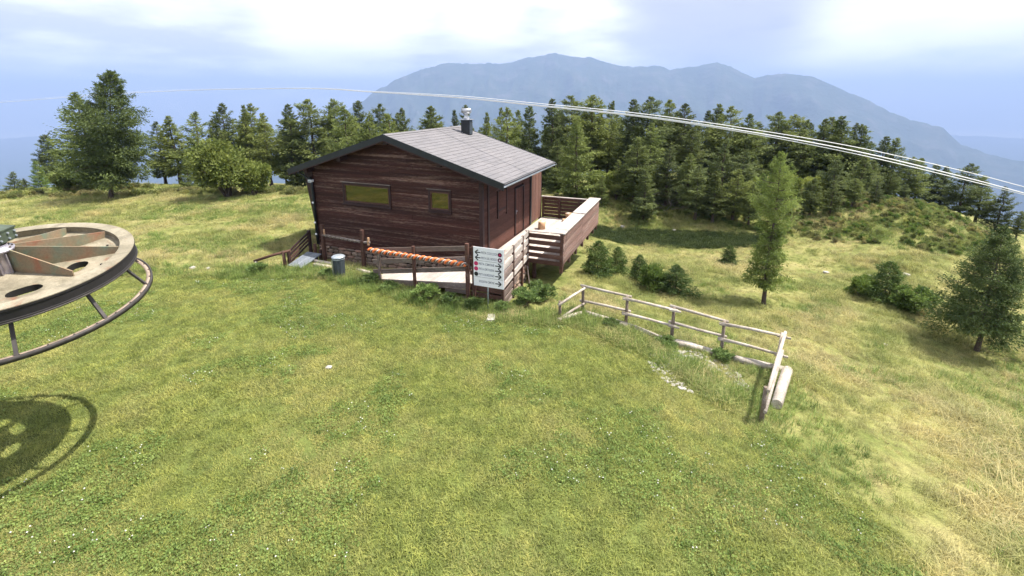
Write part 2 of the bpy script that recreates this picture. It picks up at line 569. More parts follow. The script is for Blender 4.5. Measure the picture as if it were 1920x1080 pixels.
M['shade_tinted_grass'] = foliage('shade_tinted_blades', (0.035, 0.058, 0.015), (0.068, 0.095, 0.028), 0.35, 1.2, 0.3)  # blades coloured dark to stand for the shade lying on the hollow

# ------------------------------------------------------------------ terrain
CTRL = np.array([
    # foreground lawn
    (0, 2, 0.1), (-6, 4, 0.15), (6, 4, -0.3), (0, 6, 0.08), (-8, 8, 0.15), (-14, 10, 0.2), (-5, 11, 0.05), (0, 10, -0.05), (4, 9, -0.3), (6, 9.3, -0.65),
    (-20, 6, 0.2), (-30, 8, 0.1), (10, 5, -0.9), (14, 6, -1.5), (20, 6, -2.2), (-6, -10, 0), (8, -10, -1), (-25, -10, 0), (25, -8, -2.6),
    # along the hut front and the log fence
    (-13.9, 16.8, 0.0), (-9.9, 16.6, 0.0), (-7.6, 17.2, 0.0), (-5, 16, -0.03), (-2.9, 14.6, -0.1), (-0.75, 13.8, -0.15), (1.52, 13.5, -0.3),
    (2.36, 14.35, -0.4), (3.61, 13.46, -0.5), (4.81, 12.7, -0.6), (6.15, 12.26, -0.7), (7.44, 11.53, -0.8), (2.5, 11.5, -0.3),
    # right meadow
    (3.64, 18.6, -0.9), (5.7, 17.4, -1.0), (9.9, 16.7, -1.25), (10, 12, -1.2), (15.6, 18, -1.6), (16.1, 14.5, -1.9), (15.7, 12.6, -2.0), (20.3, 16.9, -2.0), (10.7, 21.8, -1.55),
    (25, 12, -2.6), (17.2, 20.7, -1.6), (13, 24.6, -1.85), (6, 26.0, -1.75), (6.4, 28.2, -1.8), (12, 26.8, -1.75), (2, 24, -1.2),
    # bank, hillock and foot of the right wood
    (19.4, 21.7, -1.0), (22, 25.5, -0.2), (23.6, 29.6, 0.2), (25.1, 27.3, 0.1), (25.6, 25.7, -0.3), (26, 23.7, -1.4), (29, 22, -3.2), (30, 30, -2.0),
    (8, 31.2, -0.6), (15.1, 29, -0.85), (5.6, 30, -0.8), (14, 36, 0.1), (20, 35, 0.0), (8, 38, -0.4), (27, 36, -1.6), (19, 26, -0.9),
    # hut platform and behind
    (-4.5, 19.5, -0.1), (-3, 24, -0.4), (-10, 25, 0.0), (0, 32, -0.6), (-8, 33, 0.1),
    # left meadow and crest
    (-14.7, 18.4, 0.0), (-16, 22, 0.05), (-20, 26, 0.05), (-26.7, 30, 0.1), (-21.2, 32.4, 0.05), (-15.6, 31.8, 0.15), (-37.7, 33.8, -0.4), (-30, 22, 0.0), (-40, 20, -0.4),
    (-33, 38, -1.2), (-22, 40, -1.8), (-12, 40, -1.6), (0, 41, -2.2), (12, 44, -1.6), (22, 42, -1.5),
], dtype=float)


def _tps_fit(P):
    n = len(P)
    d = np.linalg.norm(P[:, None, :2] - P[None, :, :2], axis=2)
    K = np.where(d > 0, d * d * np.log(np.maximum(d, 1e-9)), 0) + np.eye(n) * 0.6
    A = np.zeros((n + 3, n + 3))
    A[:n, :n] = K
    Q = np.c_[np.ones(n), P[:, :2]]
    A[:n, n:] = Q
    A[n:, :n] = Q.T
    return np.linalg.solve(A, np.r_[P[:, 2], np.zeros(3)])


_W = _tps_fit(CTRL)


def _vnoise(x, y, seed):
    """smooth value noise in numpy"""
    xi = np.floor(x).astype(np.int64); yi = np.floor(y).astype(np.int64)
    fx = x - xi; fy = y - yi
    fx = fx * fx * (3 - 2 * fx); fy = fy * fy * (3 - 2 * fy)

    def h(a, b):
        n = (a * 374761393 + b * 668265263 + seed * 974711) & 0x7fffffff
        n = ((n ^ (n >> 13)) * 1274126177) & 0x7fffffff
        n = n ^ (n >> 16)
        return (n & 0xffff) / 65535.0 * 2 - 1
    return (h(xi, yi) * (1 - fx) + h(xi + 1, yi) * fx) * (1 - fy) + (h(xi, yi + 1) * (1 - fx) + h(xi + 1, yi + 1) * fx) * fy


# lawn outline on the ground (mown grass in front of the hut)
LAWN = [(-30, -6), (-24, 12.5), (-17.8, 15.2), (-13.9, 16.7), (-9.9, 16.4), (-7.2, 16.5), (-5.2, 15.6), (-2.9, 14.2), (-1, 13.4), (0.6, 13.2), (2.0, 13.4), (4.0, 11.6), (5.6, 8.5), (6.4, 4), (6.5, -6)]


def lawn_dist(x, y):
    """signed distance to the lawn outline, positive inside"""
    x = np.atleast_1d(np.asarray(x, float)); y = np.atleast_1d(np.asarray(y, float))
    ins = np.zeros(x.shape, bool)
    dm = np.full(x.shape, 1e9)
    n = len(LAWN)
    for i in range(n):
        x0, y0 = LAWN[i]; x1, y1 = LAWN[(i + 1) % n]
        c = ((y0 > y) != (y1 > y)) & (x < (x1 - x0) * (y - y0) / (y1 - y0 + 1e-12) + x0)
        ins ^= c
        t = np.clip(((x - x0) * (x1 - x0) + (y - y0) * (y1 - y0)) / ((x1 - x0) ** 2 + (y1 - y0) ** 2), 0, 1)
        dm = np.minimum(dm, np.hypot(x - x0 - t * (x1 - x0), y - y0 - t * (y1 - y0)))
    return np.where(ins, dm, -dm)


def ground(x, y):
    x = np.atleast_1d(np.asarray(x, float)); y = np.atleast_1d(np.asarray(y, float))
    shp = x.shape
    x = x.ravel(); y = y.ravel()
    r = np.hypot(x, y)
    s = np.minimum(1.0, 43.0 / np.maximum(r, 1e-6))
    cx = x * s; cy = y * s
    out = np.empty(len(x))
    for i in range(0, len(x), 20000):
        X = cx[i:i + 20000]; Y = cy[i:i + 20000]
        d = np.hypot(X[:, None] - CTRL[None, :, 0], Y[:, None] - CTRL[None, :, 1])
        K = np.where(d > 0, d * d * np.log(np.maximum(d, 1e-9)), 0)
        out[i:i + 20000] = K @ _W[:-3] + _W[-3] + _W[-2] * X + _W[-1] * Y
    # beyond the summit the ground falls away into the valley
    e = np.maximum(0, r - 40.0)
    drop = np.where(e < 40, 0.0045 * e * e, 7.2 + 0.36 * (e - 40))
    out = np.clip(out, -6, 2.0) - drop
    out = np.maximum(out, -880 + 20 * _vnoise(x * 0.002, y * 0.002, 3))
    # bumps: rougher outside the mown lawn
    rough = np.clip(0.25 - lawn_dist(x, y) * 0.5, 0.15, 1.0)
    fine = 0.055 * _vnoise(x * 0.9, y * 0.9, 1) + 0.03 * _vnoise(x * 2.3, y * 2.3, 2) + 0.10 * _vnoise(x * 0.33, y * 0.33, 5)
    out = out + fine * rough * np.clip(1.6 - r / 200, 0.0, 1) + np.clip((r - 60) / 300, 0, 1) * 14 * _vnoise(x * 0.012, y * 0.012, 9)
    # the ground is dug down along the front of the hut
    dx = x + 1.13; dy = y - 17.07
    lx = dx * 0.92907 - dy * 0.36990; ly = dx * 0.36990 + dy * 0.92907
    a = np.clip((ly + 1.7) / 1.1, 0, 1) * np.clip((lx + 8.9) / .5, 0, 1) * np.clip((1.6 - lx) / .8, 0, 1) * np.clip((6.5 - ly), 0, 1)
    out = out - 0.5 * a * a * (3 - 2 * a)
    return out.reshape(shp)


def gz(x, y):
    return float(ground(x, y)[0])


def hollow_shade_mask(x, y):
    """dark band of painted shade in the hollow below the right wood"""
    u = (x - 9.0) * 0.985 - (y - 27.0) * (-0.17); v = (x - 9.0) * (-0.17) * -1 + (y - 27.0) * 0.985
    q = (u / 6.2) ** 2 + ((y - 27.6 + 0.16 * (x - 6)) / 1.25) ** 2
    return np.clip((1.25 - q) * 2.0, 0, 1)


# one sheet from the summit to the horizon: rings about the camera, finer near and in front
rad = [0.0]
r_ = 0.6
while r_ < 16000:
    rad.append(r_)
    r_ += 0.22 if r_ < 46 else max(0.35, (r_ - 40) * 0.09)
rad.append(16000.0)
ang = list(np.radians(np.r_[np.arange(-66, 66, 0.45), np.arange(66, 294, 4.0)]))
na = len(ang)
gx = []; gy = []
for q in rad[1:]:
    for a in ang:
        gx.append(q * sin(a)); gy.append(q * cos(a))
gx = np.array(gx); gy = np.array(gy)
gzv = ground(gx, gy)
verts = np.c_[gx, gy, gzv]
verts = np.r_[[[0, 0, gz(0, 0)]], verts]
faces = []
nr = len(rad) - 1
for j in range(na):
    faces.append((0, 1 + (j + 1) % na, 1 + j))
for i in range(nr - 1):
    b0 = 1 + i * na; b1 = b0 + na
    for j in range(na):
        k = (j + 1) % na
        faces.append((b0 + j, b0 + k, b1 + k, b1 + j))
me = bpy.data.meshes.new('ground')
me.from_pydata([tuple(v) for v in verts], [], faces)
at = me.attributes.new('mown', 'FLOAT', 'POINT')
at.data.foreach_set('value', np.clip(0.5 + lawn_dist(verts[:, 0], verts[:, 1]) * 1.2, 0, 1).astype(np.float32))
at = me.attributes.new('painted_shade', 'FLOAT', 'POINT')
at.data.foreach_set('value', hollow_shade_mask(verts[:, 0], verts[:, 1]).astype(np.float32))
me.polygons.foreach_set('use_smooth', [True] * len(me.polygons))


def ground_mat():
    m, nt, out = new_mat('alpine_turf')
    A = nt.nodes.new('ShaderNodeAttribute'); A.attribute_name = 'mown'
    D = nt.nodes.new('ShaderNodeAttribute'); D.attribute_name = 'painted_shade'
    n1 = noise_node(nt, 0.8, 5, 0.6, coord='World')
    n2 = noise_node(nt, 5.0, 5, 0.65, coord='World')
    n3 = noise_node(nt, 0.16, 4, 0.55, coord='World')
    lawn = ramp(nt, n1.outputs['Fac'], [(0.32, (0.085, 0.108, 0.032)), (0.55, (0.125, 0.150, 0.044)), (0.72, (0.155, 0.165, 0.06))])
    mead = ramp(nt, n1.outputs['Fac'], [(0.30, (0.10, 0.125, 0.034)), (0.50, (0.20, 0.205, 0.075)), (0.70, (0.29, 0.255, 0.12))])
    painted_shade = (0.036, 0.052, 0.014)  # shade over the hollow, painted into the turf colour
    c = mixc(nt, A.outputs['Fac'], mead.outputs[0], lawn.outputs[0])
    c = mixc(nt, D.outputs['Fac'], c.outputs[0], painted_shade)
    n5 = noise_node(nt, 38.0, 4, 0.7, coord='World')
    f5 = ramp(nt, n5.outputs['Fac'], [(0.3, (0.55, 0.55, 0.5)), (0.7, (1.3, 1.3, 1.25))])
    c = mixc(nt, 1.0, c.outputs[0], f5.outputs[0], 'MULTIPLY')
    f = ramp(nt, n2.outputs['Fac'], [(0.25, (0.6, 0.6, 0.6)), (0.75, (1.25, 1.25, 1.2))])
    c = mixc(nt, 1.0, c.outputs[0], f.outputs[0], 'MULTIPLY')
    # far below the summit the slopes are wooded
    g = nt.nodes.new('ShaderNodeNewGeometry')
    sp = nt.nodes.new('ShaderNodeSeparateXYZ')
    nt.links.new(g.outputs['Position'], sp.inputs[0])
    mr = nt.nodes.new('ShaderNodeMapRange')
    mr.inputs['From Min'].default_value = -3.0; mr.inputs['From Max'].default_value = -9.0
    nt.links.new(sp.outputs['Z'], mr.inputs['Value'])
    c = mixc(nt, mr.outputs[0], c.outputs[0], (0.035, 0.055, 0.025))
    b = principled(nt, out, c.outputs[0], 0.95, 0, 0.1)
    bump(nt, b, n2.outputs['Fac'], 0.6, 0.06)
    return m


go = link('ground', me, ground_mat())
tag(go, kind='structure')

# ------------------------------------------------------------------ far mountains
SIL = [(-85, -7.5), (-60, -7.5), (-40, -7.0), (-30, -5.6), (-24, -3.6), (-20, -1.7), (-17.32, -0.3), (-16.09, 0.59), (-13.63, 2.08), (-10.56, 3.29), (-8.09, 3.91), (-4.37, 4.05), (-1.88, 3.95), (0.0, 4.07), (1.56, 4.54), (2.81, 4.83), (4.97, 5.11), (7.14, 4.62), (9.29, 4.6), (11.74, 3.75), (14.14, 3.48), (16.17, 3.68), (17.92, 3.19), (20.42, 3.42), (22.81, 3.8), (24.17, 3.33), (26.62, 2.03), (27.81, 2.43), (30.2, 2.53), (32.1, 2.07), (34.01, 1.02), (36.28, 0.0), (38.48, -1.22), (40.93, -2.22), (42.44, -2.55), (43.71, -3.88), (45.52, -4.67), (46.84, -4.92), (52, -5.35), (85, -6.0)]
RIDGE = 6000.0
az = np.arange(-85, 85.01, 0.2)
el = np.interp(az, [s[0] for s in SIL], [s[1] for s in SIL])
el = el + 0.08 * _vnoise(az * 1.1, az * 0 + 4.0, 7) + 0.06 * _vnoise(az * 3.1, az * 0 + 1.0, 8)
dist = np.r_[np.linspace(2600, 6000, 52), np.linspace(6120, 8400, 18)]
mv = []
for d in dist:
    if d <= RIDGE:
        t = ((d - 2600) / (RIDGE - 2600))
        prof = t ** 1.15
    else:
        t = 1 - (d - RIDGE) / 2400.0
        prof = max(0.0, t)
    top = RIDGE * np.tan(np.radians(el)) + 6.5
    z = -900 + (top + 900) * prof
    amp = 240 * 4 * prof * (1 - prof) + 8
    a_ = np.radians(az); X_ = d * np.sin(a_); Y_ = d * np.cos(a_) * np.ones_like(az)
    wx_ = X_ + 260 * _vnoise(X_ * .0011, Y_ * .0011, 15); wy_ = Y_ + 260 * _vnoise(X_ * .0011, Y_ * .0011, 16)
    sp = np.abs(_vnoise(wx_ * .0016, wy_ * .0009, 21)) * 1.2 + .55 * np.abs(_vnoise(wx_ * .0041, wy_ * .0026, 22)) + .3 * np.abs(_vnoise(wx_ * .010, wy_ * .008, 23))
    z = z - amp * sp * (1.0 if d < RIDGE - 30 else 0.0)
    a = np.radians(az)
    mv.append(np.c_[d * np.sin(a), d * np.cos(a), z])
mv = np.concatenate(mv)
nA = len(az)
mf = []
for i in range(len(dist) - 1):
    for j in range(nA - 1):
        mf.append((i*nA + j, i*nA + j + 1, (i+1)*nA + j + 1, (i+1)*nA + j))
mm = bpy.data.meshes.new('mountain_range')
mm.from_pydata([tuple(v) for v in mv], [], mf)
mm.polygons.foreach_set('use_smooth', [True] * len(mm.polygons))


def mountain_mat():
    m, nt, out = new_mat('wooded_mountain')
    n = noise_node(nt, 0.006, 7, 0.6, coord='World')
    r = ramp(nt, n.outputs['Fac'], [(0.36, (0.030, 0.048, 0.022)), (0.54, (0.045, 0.060, 0.030)), (0.68, (0.085, 0.085, 0.070))])
    b = principled(nt, out, r.outputs[0], 0.95, 0, 0.1)
    bump(nt, b, n.outputs['Fac'], 0.7, 60)
    return m


tag(link('mountain_range', mm, mountain_mat()), kind='structure')

# ------------------------------------------------------------------ haze over the valley
hz = MB().box(-16200, 16200, -16200, 16200, -935, 605).build('haze', None)
hm, hnt, hout = new_mat('valley_haze')
hv = hnt.nodes.new('ShaderNodeVolumePrincipled')
hv.inputs['Color'].default_value = (0.37, 0.51, 0.84, 1)
hv.inputs['Density'].default_value = 0.00019
hv.inputs['Anisotropy'].default_value = 0.0
hnt.links.new(hv.outputs[0], hout.inputs['Volume'])
hz.data.materials.append(hm)
tag(hz, kind='stuff')

# ------------------------------------------------------------------ the mountain hut
HX, HY, HR = -1.13, 17.07, radians(-21.71)
_c, _s = cos(HR), sin(HR)


def hut_to_world(x, y):
    return HX + x * _c - y * _s, HY + x * _s + y * _c


hut = empty('mountain_hut', (HX, HY, 0), HR, 'dark brown timber hut with grey shingle roof standing on the meadow', 'hut')
RX, RZ, SL = -3.9, 5.14, 0.3167         # ridge x, ridge height, roof slope
XL, XR, DEPTH = -8.2, 0.0, 5.4
YF, YB = -0.5, 5.8


def roof_z(x):
    return RZ - SL * abs(x - RX)


# wall core
MB().poly_prism([(XL + .03, 0.03, -0.3), (XR - .03, 0.03, -0.3), (XR - .03, 0.03, roof_z(XR) - .17), (RX, 0.03, RZ - .17), (XL + .03, 0.03, roof_z(XL) - .17)], (0, DEPTH - .06, 0)).build('wall', M['shadow_core'], hut)

WIN = [(-6.43, -4.16, 2.25, 3.00), (-2.22, -1.38, 2.28, 2.99)]


def front_board(x0b, x1b, x0t, x1t, z0, z1, tilt=0.020):
    m = MB()
    y0 = 0.028
    vs = [(x0b, -0.022, z0), (x1b, -0.022, z0), (x1t, -0.022 + tilt, z1), (x0t, -0.022 + tilt, z1), (x0b, y0, z0), (x1b, y0, z0), (x1t, y0, z1), (x0t, y0, z1)]
    m.add(vs, [(0, 1, 2, 3), (7, 6, 5, 4), (4, 5, 1, 0), (5, 6, 2, 1), (6, 7, 3, 2), (7, 4, 0, 3)])
    return m.build('plank', M['clad'], hut)


bh = 0.152
z = 0.12
while z < RZ - 0.35:
    z1 = z + bh - 0.008

    def lim(zz):
        d = (RZ - 0.17 - zz) / SL
        return max(XL, RX - d), min(XR, RX + d)
    a0, b0 = lim(z); a1, b1 = lim(z1)
    if b1 - a1 > 0.15:
        cuts = sorted([(w[0] - 0.05, w[1] + 0.05) for w in WIN if z + bh * 0.5 > w[2] - 0.06 and z + bh * 0.5 < w[3] + 0.06])
        segs = []
        cur = None
        lo = a0
        for c0, c1 in cuts:
            segs.append((lo, c0)); lo = c1
        segs.append((lo, b0))
        for i, (s0, s1) in enumerate(segs):
            t0 = a1 if s0 == a0 else s0
            t1 = b1 if s1 == b0 else s1
            if len(segs) == 1 and s1 - s0 > 5:      # long rows are two boards with a joint
                j = s0 + (s1 - s0) * random.choice([0.38, 0.5, 0.62])
                front_board(s0, j - 0.004, t0, j - 0.004, z, z1); front_board(j + 0.004, s1, j + 0.004, t1, z, z1)
            else:
                front_board(s0, s1, t0, t1, z, z1)
    z += bh

# right hand wall boards, cut by the shutter and the door
SHUT = (1.40, 2.34, 1.80, 2.86)
DOOR = (3.32, 4.42, 0.50, 2.66)
z = 0.30
while z < 3.45:
    z1 = z + bh - 0.008
    zc = z + bh / 2
    cuts = []
    if SHUT[2] < zc < SHUT[3]: cuts.append((SHUT[0], SHUT[1]))
    if DOOR[2] < zc < DOOR[3]: cuts.append((DOOR[0], DOOR[1]))
    lo = 0.0
    for c0, c1 in cuts + [(DEPTH, None)]:
        MB().add([(0.022, lo, z), (0.022, c0, z), (0.012, c0, z1), (0.012, lo, z1), (-0.028, lo, z), (-0.028, c0, z), (-0.028, c0, z1), (-0.028, lo, z1)],
                 [(0, 1, 2, 3), (7, 6, 5, 4), (4, 5, 1, 0), (5, 6, 2, 1), (6, 7, 3, 2), (7, 4, 0, 3)]).build('plank', M['clad_side'], hut)
        lo = c1
    z += bh
# left and back wall boards
z = 0.12
while z < 3.45:
    z1 = z + bh - 0.008
    MB().box(XL - 0.02, XL + 0.028, 0.0, DEPTH, z, z1).build('plank', M['clad_side'], hut)
    MB().box(XL, XR, DEPTH - 0.028, DEPTH + 0.02, z, z1).build('plank', M['clad'], hut)
    z += bh

# corner trims
for x0, x1, y0, y1, zt in ((-0.10, 0.045, -0.047, 0.10, roof_z(0) - .17), (XL - .045, XL + .10, -0.047, 0.10, roof_z(XL) - .17)):
    MB().box(x0, x1, y0, y1, 0.12, zt).build('corner_post', M['trim'], hut)
MB().box(0.024, 0.06, 0.42, 0.56, 0.5, 3.3).build('wall_batten', M['trim'], hut)

# windows of the front wall
for (x0, x1, z0, z1) in WIN:
    m = MB()
    t = 0.085
    m.box(x0 - t, x0, -0.055, 0.03, z0 - t, z1 + t).box(x1, x1 + t, -0.055, 0.03, z0 - t, z1 + t)
    m.box(x0, x1, -0.05, 0.03, z1, z1 + t).box(x0, x1, -0.05, 0.03, z0 - t, z0)
    w = m.build('window', M['trim'], hut)
    i = MB()
    i.box(x0, x0 + .05, -0.03, 0.02, z0, z1).box(x1 - .05, x1, -0.03, 0.02, z0, z1).box(x0 + .05, x1 - .05, -0.028, 0.02, z1 - .05, z1).box(x0 + .05, x1 - .05, -0.028, 0.02, z0, z0 + .05)
    i.build('sash', M['railwood'], w)
    p = MB().box(x0 + .04, x1 - .04, -0.008, 0.012, z0 + .04, z1 - .04).build('pane', M['glass'], w)
    MB().box(x0 - t - .03, x1 + t + .03, -0.11, -0.056, z0 - t - .045, z0 - t).build('sill', M['trim'], w)
    MB().box(x0 - t - .05, x1 + t + .03, -0.09, -0.056, z1 + t, z1 + t + .03).build('drip_board', M['greywood'], w)

# shutter and door of the right wall
sh = MB().box(0.0, 0.035, SHUT[0] + .03, SHUT[1] - .03, SHUT[2] + .03, SHUT[3] - .03).build('shutter', M['clad_side'], hut)
MB().box(0.0, 0.07, SHUT[0] - .04, SHUT[0] + .03, SHUT[2] - .04, SHUT[3] + .04).build('shutter_frame', M['trim'], sh)
MB().box(0.0, 0.06, SHUT[1] - .03, SHUT[1] + .04, SHUT[2] - .04, SHUT[3] + .04).build('shutter_frame', M['trim'], sh)
MB().box(0.035, 0.05, SHUT[0] + .1, SHUT[1] - .1, 2.02, 2.10).build('shutter_bar', M['trim'], sh)
dr = MB().box(-0.02, 0.012, DOOR[0] + .06, DOOR[1] - .06, DOOR[2], DOOR[3] - .06).build('door', M['clad_side'], hut)
n = 6
for k in range(n):
    y0 = DOOR[0] + .07 + (DOOR[1] - DOOR[0] - .14) * k / n; y1 = DOOR[0] + .065 + (DOOR[1] - DOOR[0] - .14) * (k + 1) / n
    MB().box(0.012, 0.03, y0, y1 - .006, DOOR[2] + .02, DOOR[3] - .07).build('door_board', M['clad_side'], dr)
fr = MB().box(-0.02, 0.07, DOOR[0] - .02, DOOR[0] + .06, DOOR[2], DOOR[3]).box(-0.02, 0.07, DOOR[1] - .06, DOOR[1] + .02, DOOR[2], DOOR[3]).box(-0.02, 0.068, DOOR[0] + .06, DOOR[1] - .06, DOOR[3] - .06, DOOR[3])
fr.build('door_frame', M['trim'], dr)
MB().box(0.03, 0.045, DOOR[0] + .12, DOOR[0] + .17, 1.48, 1.66).beam((0.06, DOOR[0] + .145, 1.6), (0.06, DOOR[0] + .26, 1.6), .018, .022).box(.045, .06, DOOR[0] + .135, DOOR[0] + .155, 1.59, 1.61).build('door_handle', M['galv'], dr)
MB().box(0.024, 0.075, 5.30, 5.46, 0.5, 3.25).build('corner_post', M['black'], hut)

# windbreak of upright boards that carries on past the back corner
for k in range(7):
    y0 = 5.50 + k * 0.222
    MB().box(-0.03, 0.02 + 0.004 * (k % 2), y0, y0 + 0.214, 0.52, 2.86).build('windbreak_board', M['panelwood'], hut)
MB().box(-0.10, -0.032, 5.5, 7.05, 2.55, 2.63).build('windbreak_rail', M['trim'], hut)
MB().beam((-0.05, 7.12, -1.0), (-0.05, 7.12, 2.9), .12, .12).build('windbreak_post', M['trim'], hut)

# roof: two slabs, shingles on them, dark metal verge, gutter
EL, ER = -8.94, 1.09
for x0, x1 in ((RX, ER), (RX, EL)):
    sgn = 1 if x1 > x0 else -1
    loop = [(x0, YF, RZ - 0.015), (x1, YF, roof_z(x1) - .015), (x1, YF, roof_z(x1) - .15), (x0, YF, RZ - .15)]
    MB().poly_prism(loop, (0, YB - YF, 0)).build('roof_slab', M['trim'], hut)
for x0, x1 in ((RX, ER + .02), (RX, EL - .02)):
    for y, nm in ((YF - .035, 'verge_board'), (YB + .005, 'verge_board')):
        loop = [(x0, y, RZ + .035), (x1, y, roof_z(x1) + .035), (x1, y, roof_z(x1) - .22), (x0, y, RZ - .22)]
        MB().poly_prism(loop, (0, 0.03, 0)).build(nm, M['black'], hut)
        loop = [(x0, y - .012, RZ - .20), (x1, y - .012, roof_z(x1) - .20), (x1, y - .012, roof_z(x1) - .245), (x0, y - .012, RZ - .245)]
        MB().poly_prism(loop, (0, 0.012 if y < 0 else 0.05, 0)).build('verge_edge', M['trim'], hut)

slope_len = (ER - RX) * sqrt(1 + SL * SL)
rows = 21
cols = 12
sw = (YB - YF) / cols
rh = slope_len / rows
shm = MB()
shm.add([(0, 0.004, 0.006), (0, sw - .004, 0.006), (rh * 1.22, sw - .004, 0.020), (rh * 1.22, 0.004, 0.020), (0, 0.004, -.004), (0, sw - .004, -.004), (rh * 1.22, sw - .004, 0.004), (rh * 1.22, 0.004, 0.004)],
        [(0, 1, 2, 3), (7, 6, 5, 4), (4, 5, 1, 0), (5, 6, 2, 1), (6, 7, 3, 2), (7, 4, 0, 3)])
sh_mesh = shm.mesh('shingle')
hsm = MB()
hsm.v = [(v[0], 0.004 if v[1] < .1 else sw / 2 - .004, v[2]) for v in shm.v]; hsm.f = list(shm.f)
hs_mesh = hsm.mesh('shingle_half')
for mq in (sh_mesh, hs_mesh):
    mq.materials.append(M['shingle'])
tilt = math.atan(SL)
for r in range(rows):
    s = r * rh
    x = RX + s * cos(tilt); zz = RZ - s * sin(tilt)
    ys = [(YF + k * sw, sh_mesh) for k in range(cols)] if r % 2 == 0 else [(YF, hs_mesh)] + [(YF + sw / 2 + k * sw, sh_mesh) for k in range(cols - 1)] + [(YB - sw / 2, hs_mesh)]
    for y, mq in ys:
        o = link('shingle', mq, None, hut)
        o.location = (x, y, zz + random.uniform(0, .003))
        o.rotation_euler = (random.uniform(-.004, .004), tilt + random.uniform(-.004, .002), 0)
# the far slope is hidden from here: its shingles joined
m = MB()
for r in range(rows):
    s = r * rh
    off = 0 if r % 2 == 0 else -sw / 2
    for k in range(cols + (r % 2)):
        y0 = max(YF, YF + k * sw + off) + .004; y1 = min(YB, YF + (k + 1) * sw + off) - .004
        q = [(s, 0.006), (s + rh * 1.22, .022), (s + rh * 1.22, .0), (s, -.004)]
        pts = []
        for ss, hh in q:
            pts.append((RX - ss * cos(tilt) - hh * sin(tilt), RZ - ss * sin(tilt) + hh * cos(tilt)))
        m.poly_prism([(p[0], y0, p[1]) for p in pts], (0, y1 - y0, 0))
tag(m.build('shingle', M['shingle'], hut), kind='stuff')
for k in range(12):
    y0 = YF + k * sw
    MB().poly_prism([(RX - .14, y0, RZ - .005), (RX, y0, RZ + .045), (RX + .14, y0, RZ - .005), (RX + .14, y0, RZ - .02), (RX, y0, RZ + .03), (RX - .14, y0, RZ - .02)], (0, sw * 1.03, 0)).build('ridge_cap', M['shingle'], hut)
# gutters
for x, sg in ((ER + .05, 1), (EL - .05, -1)):
    zz = roof_z(ER if sg > 0 else EL) - .06
    m = MB()
    prof = [(cos(t) * .06, -sin(t) * .06) for t in np.linspace(0, pi, 9)]
    m.poly_prism([(x + a, YF, zz + b) for a, b in prof] + [(x + a * .86, YF, zz + b * .86) for a, b in reversed(prof)], (0, YB - YF, 0))
    m.build('gutter', M['galv'] if sg > 0 else M['black'], hut)
    MB().box(min(x - sg * .06, x - sg * .02), max(x - sg * .06, x - sg * .02), YF + .01, YB - .01, zz + .03, zz + .09).build('eave_flashing', M['black'], hut)
# purlin ends below the verge
for px in (RX, RX - 2.35, RX + 2.35, XL + .12, XR - .12):
    zz = roof_z(px) - .27
    MB().box(px - .09, px + .09, -0.44, 0.0, zz - .10, zz + .10).build('purlin_end', M['trim'], hut)
# raking board and strut at the left eave, downpipe with lamp
MB().poly_prism([(XL - .047, 0.02, 0.75), (XL - .047, 0.02, 3.55), (XL - .42, 0.02, 3.50), (XL - .40, 0.02, 3.25)], (0, 0.05, 0)).build('raking_board', M['trim'], hut)
MB().beam((XL - .03, -0.1, 3.1), (EL + .05, -0.1, 3.42), .06, .06).build('eave_strut', M['black'], hut)
dp = MB().tube([(XL + .10, -0.12, 0.2), (XL + .10, -0.12, 2.98), (XL + .02, -0.10, 3.2)], .055, 10).build('downpipe', M['black'], hut, smooth=True)
for zz in (0.62, 1.15, 2.05):
    MB().box(XL + .06, XL + .15, -0.19, -0.17, zz, zz + .07).build('pipe_clip', M['white'], dp)
lp = MB().box(XL + .02, XL + .20, -0.25, -0.10, 3.0, 3.10).build('wall_lamp', M['white'], hut)
MB().box(XL + .04, XL + .18, -0.26, -0.25, 2.98, 3.07).build('lamp_glass', M['galv'], lp)
# chimney
ch = empty('chimney', (-3.02, 4.78, 4.88)); ch.parent = hut
MB().box(-.22, .22, -.16, .16, -.10, .64).build('chimney_shaft', M['black'], ch)
MB().box(.221, .235, -.15, .15, -.02, .60).build('chimney_side_sheet', M['can'], ch)
MB().box(-.29, .29, -.22, .22, .642, .67).build('cap_plate', M['alu'], ch)
MB().lathe([(0, .67), (.15, .67), (.15, .74), (.10, .78), (.10, .90), (.12, .92), (.12, .97), (0, .97)], 20).build('flue_pipe', M['alu'], ch, True)
cw = MB().tube([(-.22, 0, 1.06), (.20, 0, 1.06)], .12, 20)
cw.tube([(.20, 0, 1.06), (.235, 0, 1.06)], [.12, .09], 20)
cw.build('cowl', M['alu'], ch, True)
MB().tube([(-.224, 0, 1.06), (-.221, 0, 1.06)], .10, 20).build('cowl_mouth', M['ink'], ch)
MB().box(-.34, .34, -.24, .24, -.12, -.10).build('flashing', M['black'], ch)

# stone footing with its single stones
fo = MB().box(XL + .06, XR - .06, 0.06, DEPTH - .06, -1.4, 0.119).build('stone_base', M['mortar'], hut)
stone_meshes = []


def stone_mesh(w, h, d, seed):
    rr = random.Random(seed)
    bm = bmesh.new()
    bmesh.ops.create_cube(bm, size=1)
    bmesh.ops.bevel(bm, geom=bm.edges[:], offset=0.22, segments=1, affect='EDGES')
    for v in bm.verts:
        v.co = Vector((v.co.x * w * rr.uniform(.86, 1.06), v.co.y * d * rr.uniform(.8, 1.1), v.co.z * h * rr.uniform(.84, 1.06)))
    me = bpy.data.meshes.new('stone')
    bm.to_mesh(me); bm.free()
    me.materials.append(M['stone'])
    return me


for k in range(10):
    stone_meshes.append(stone_mesh(1, 1, 1, k))


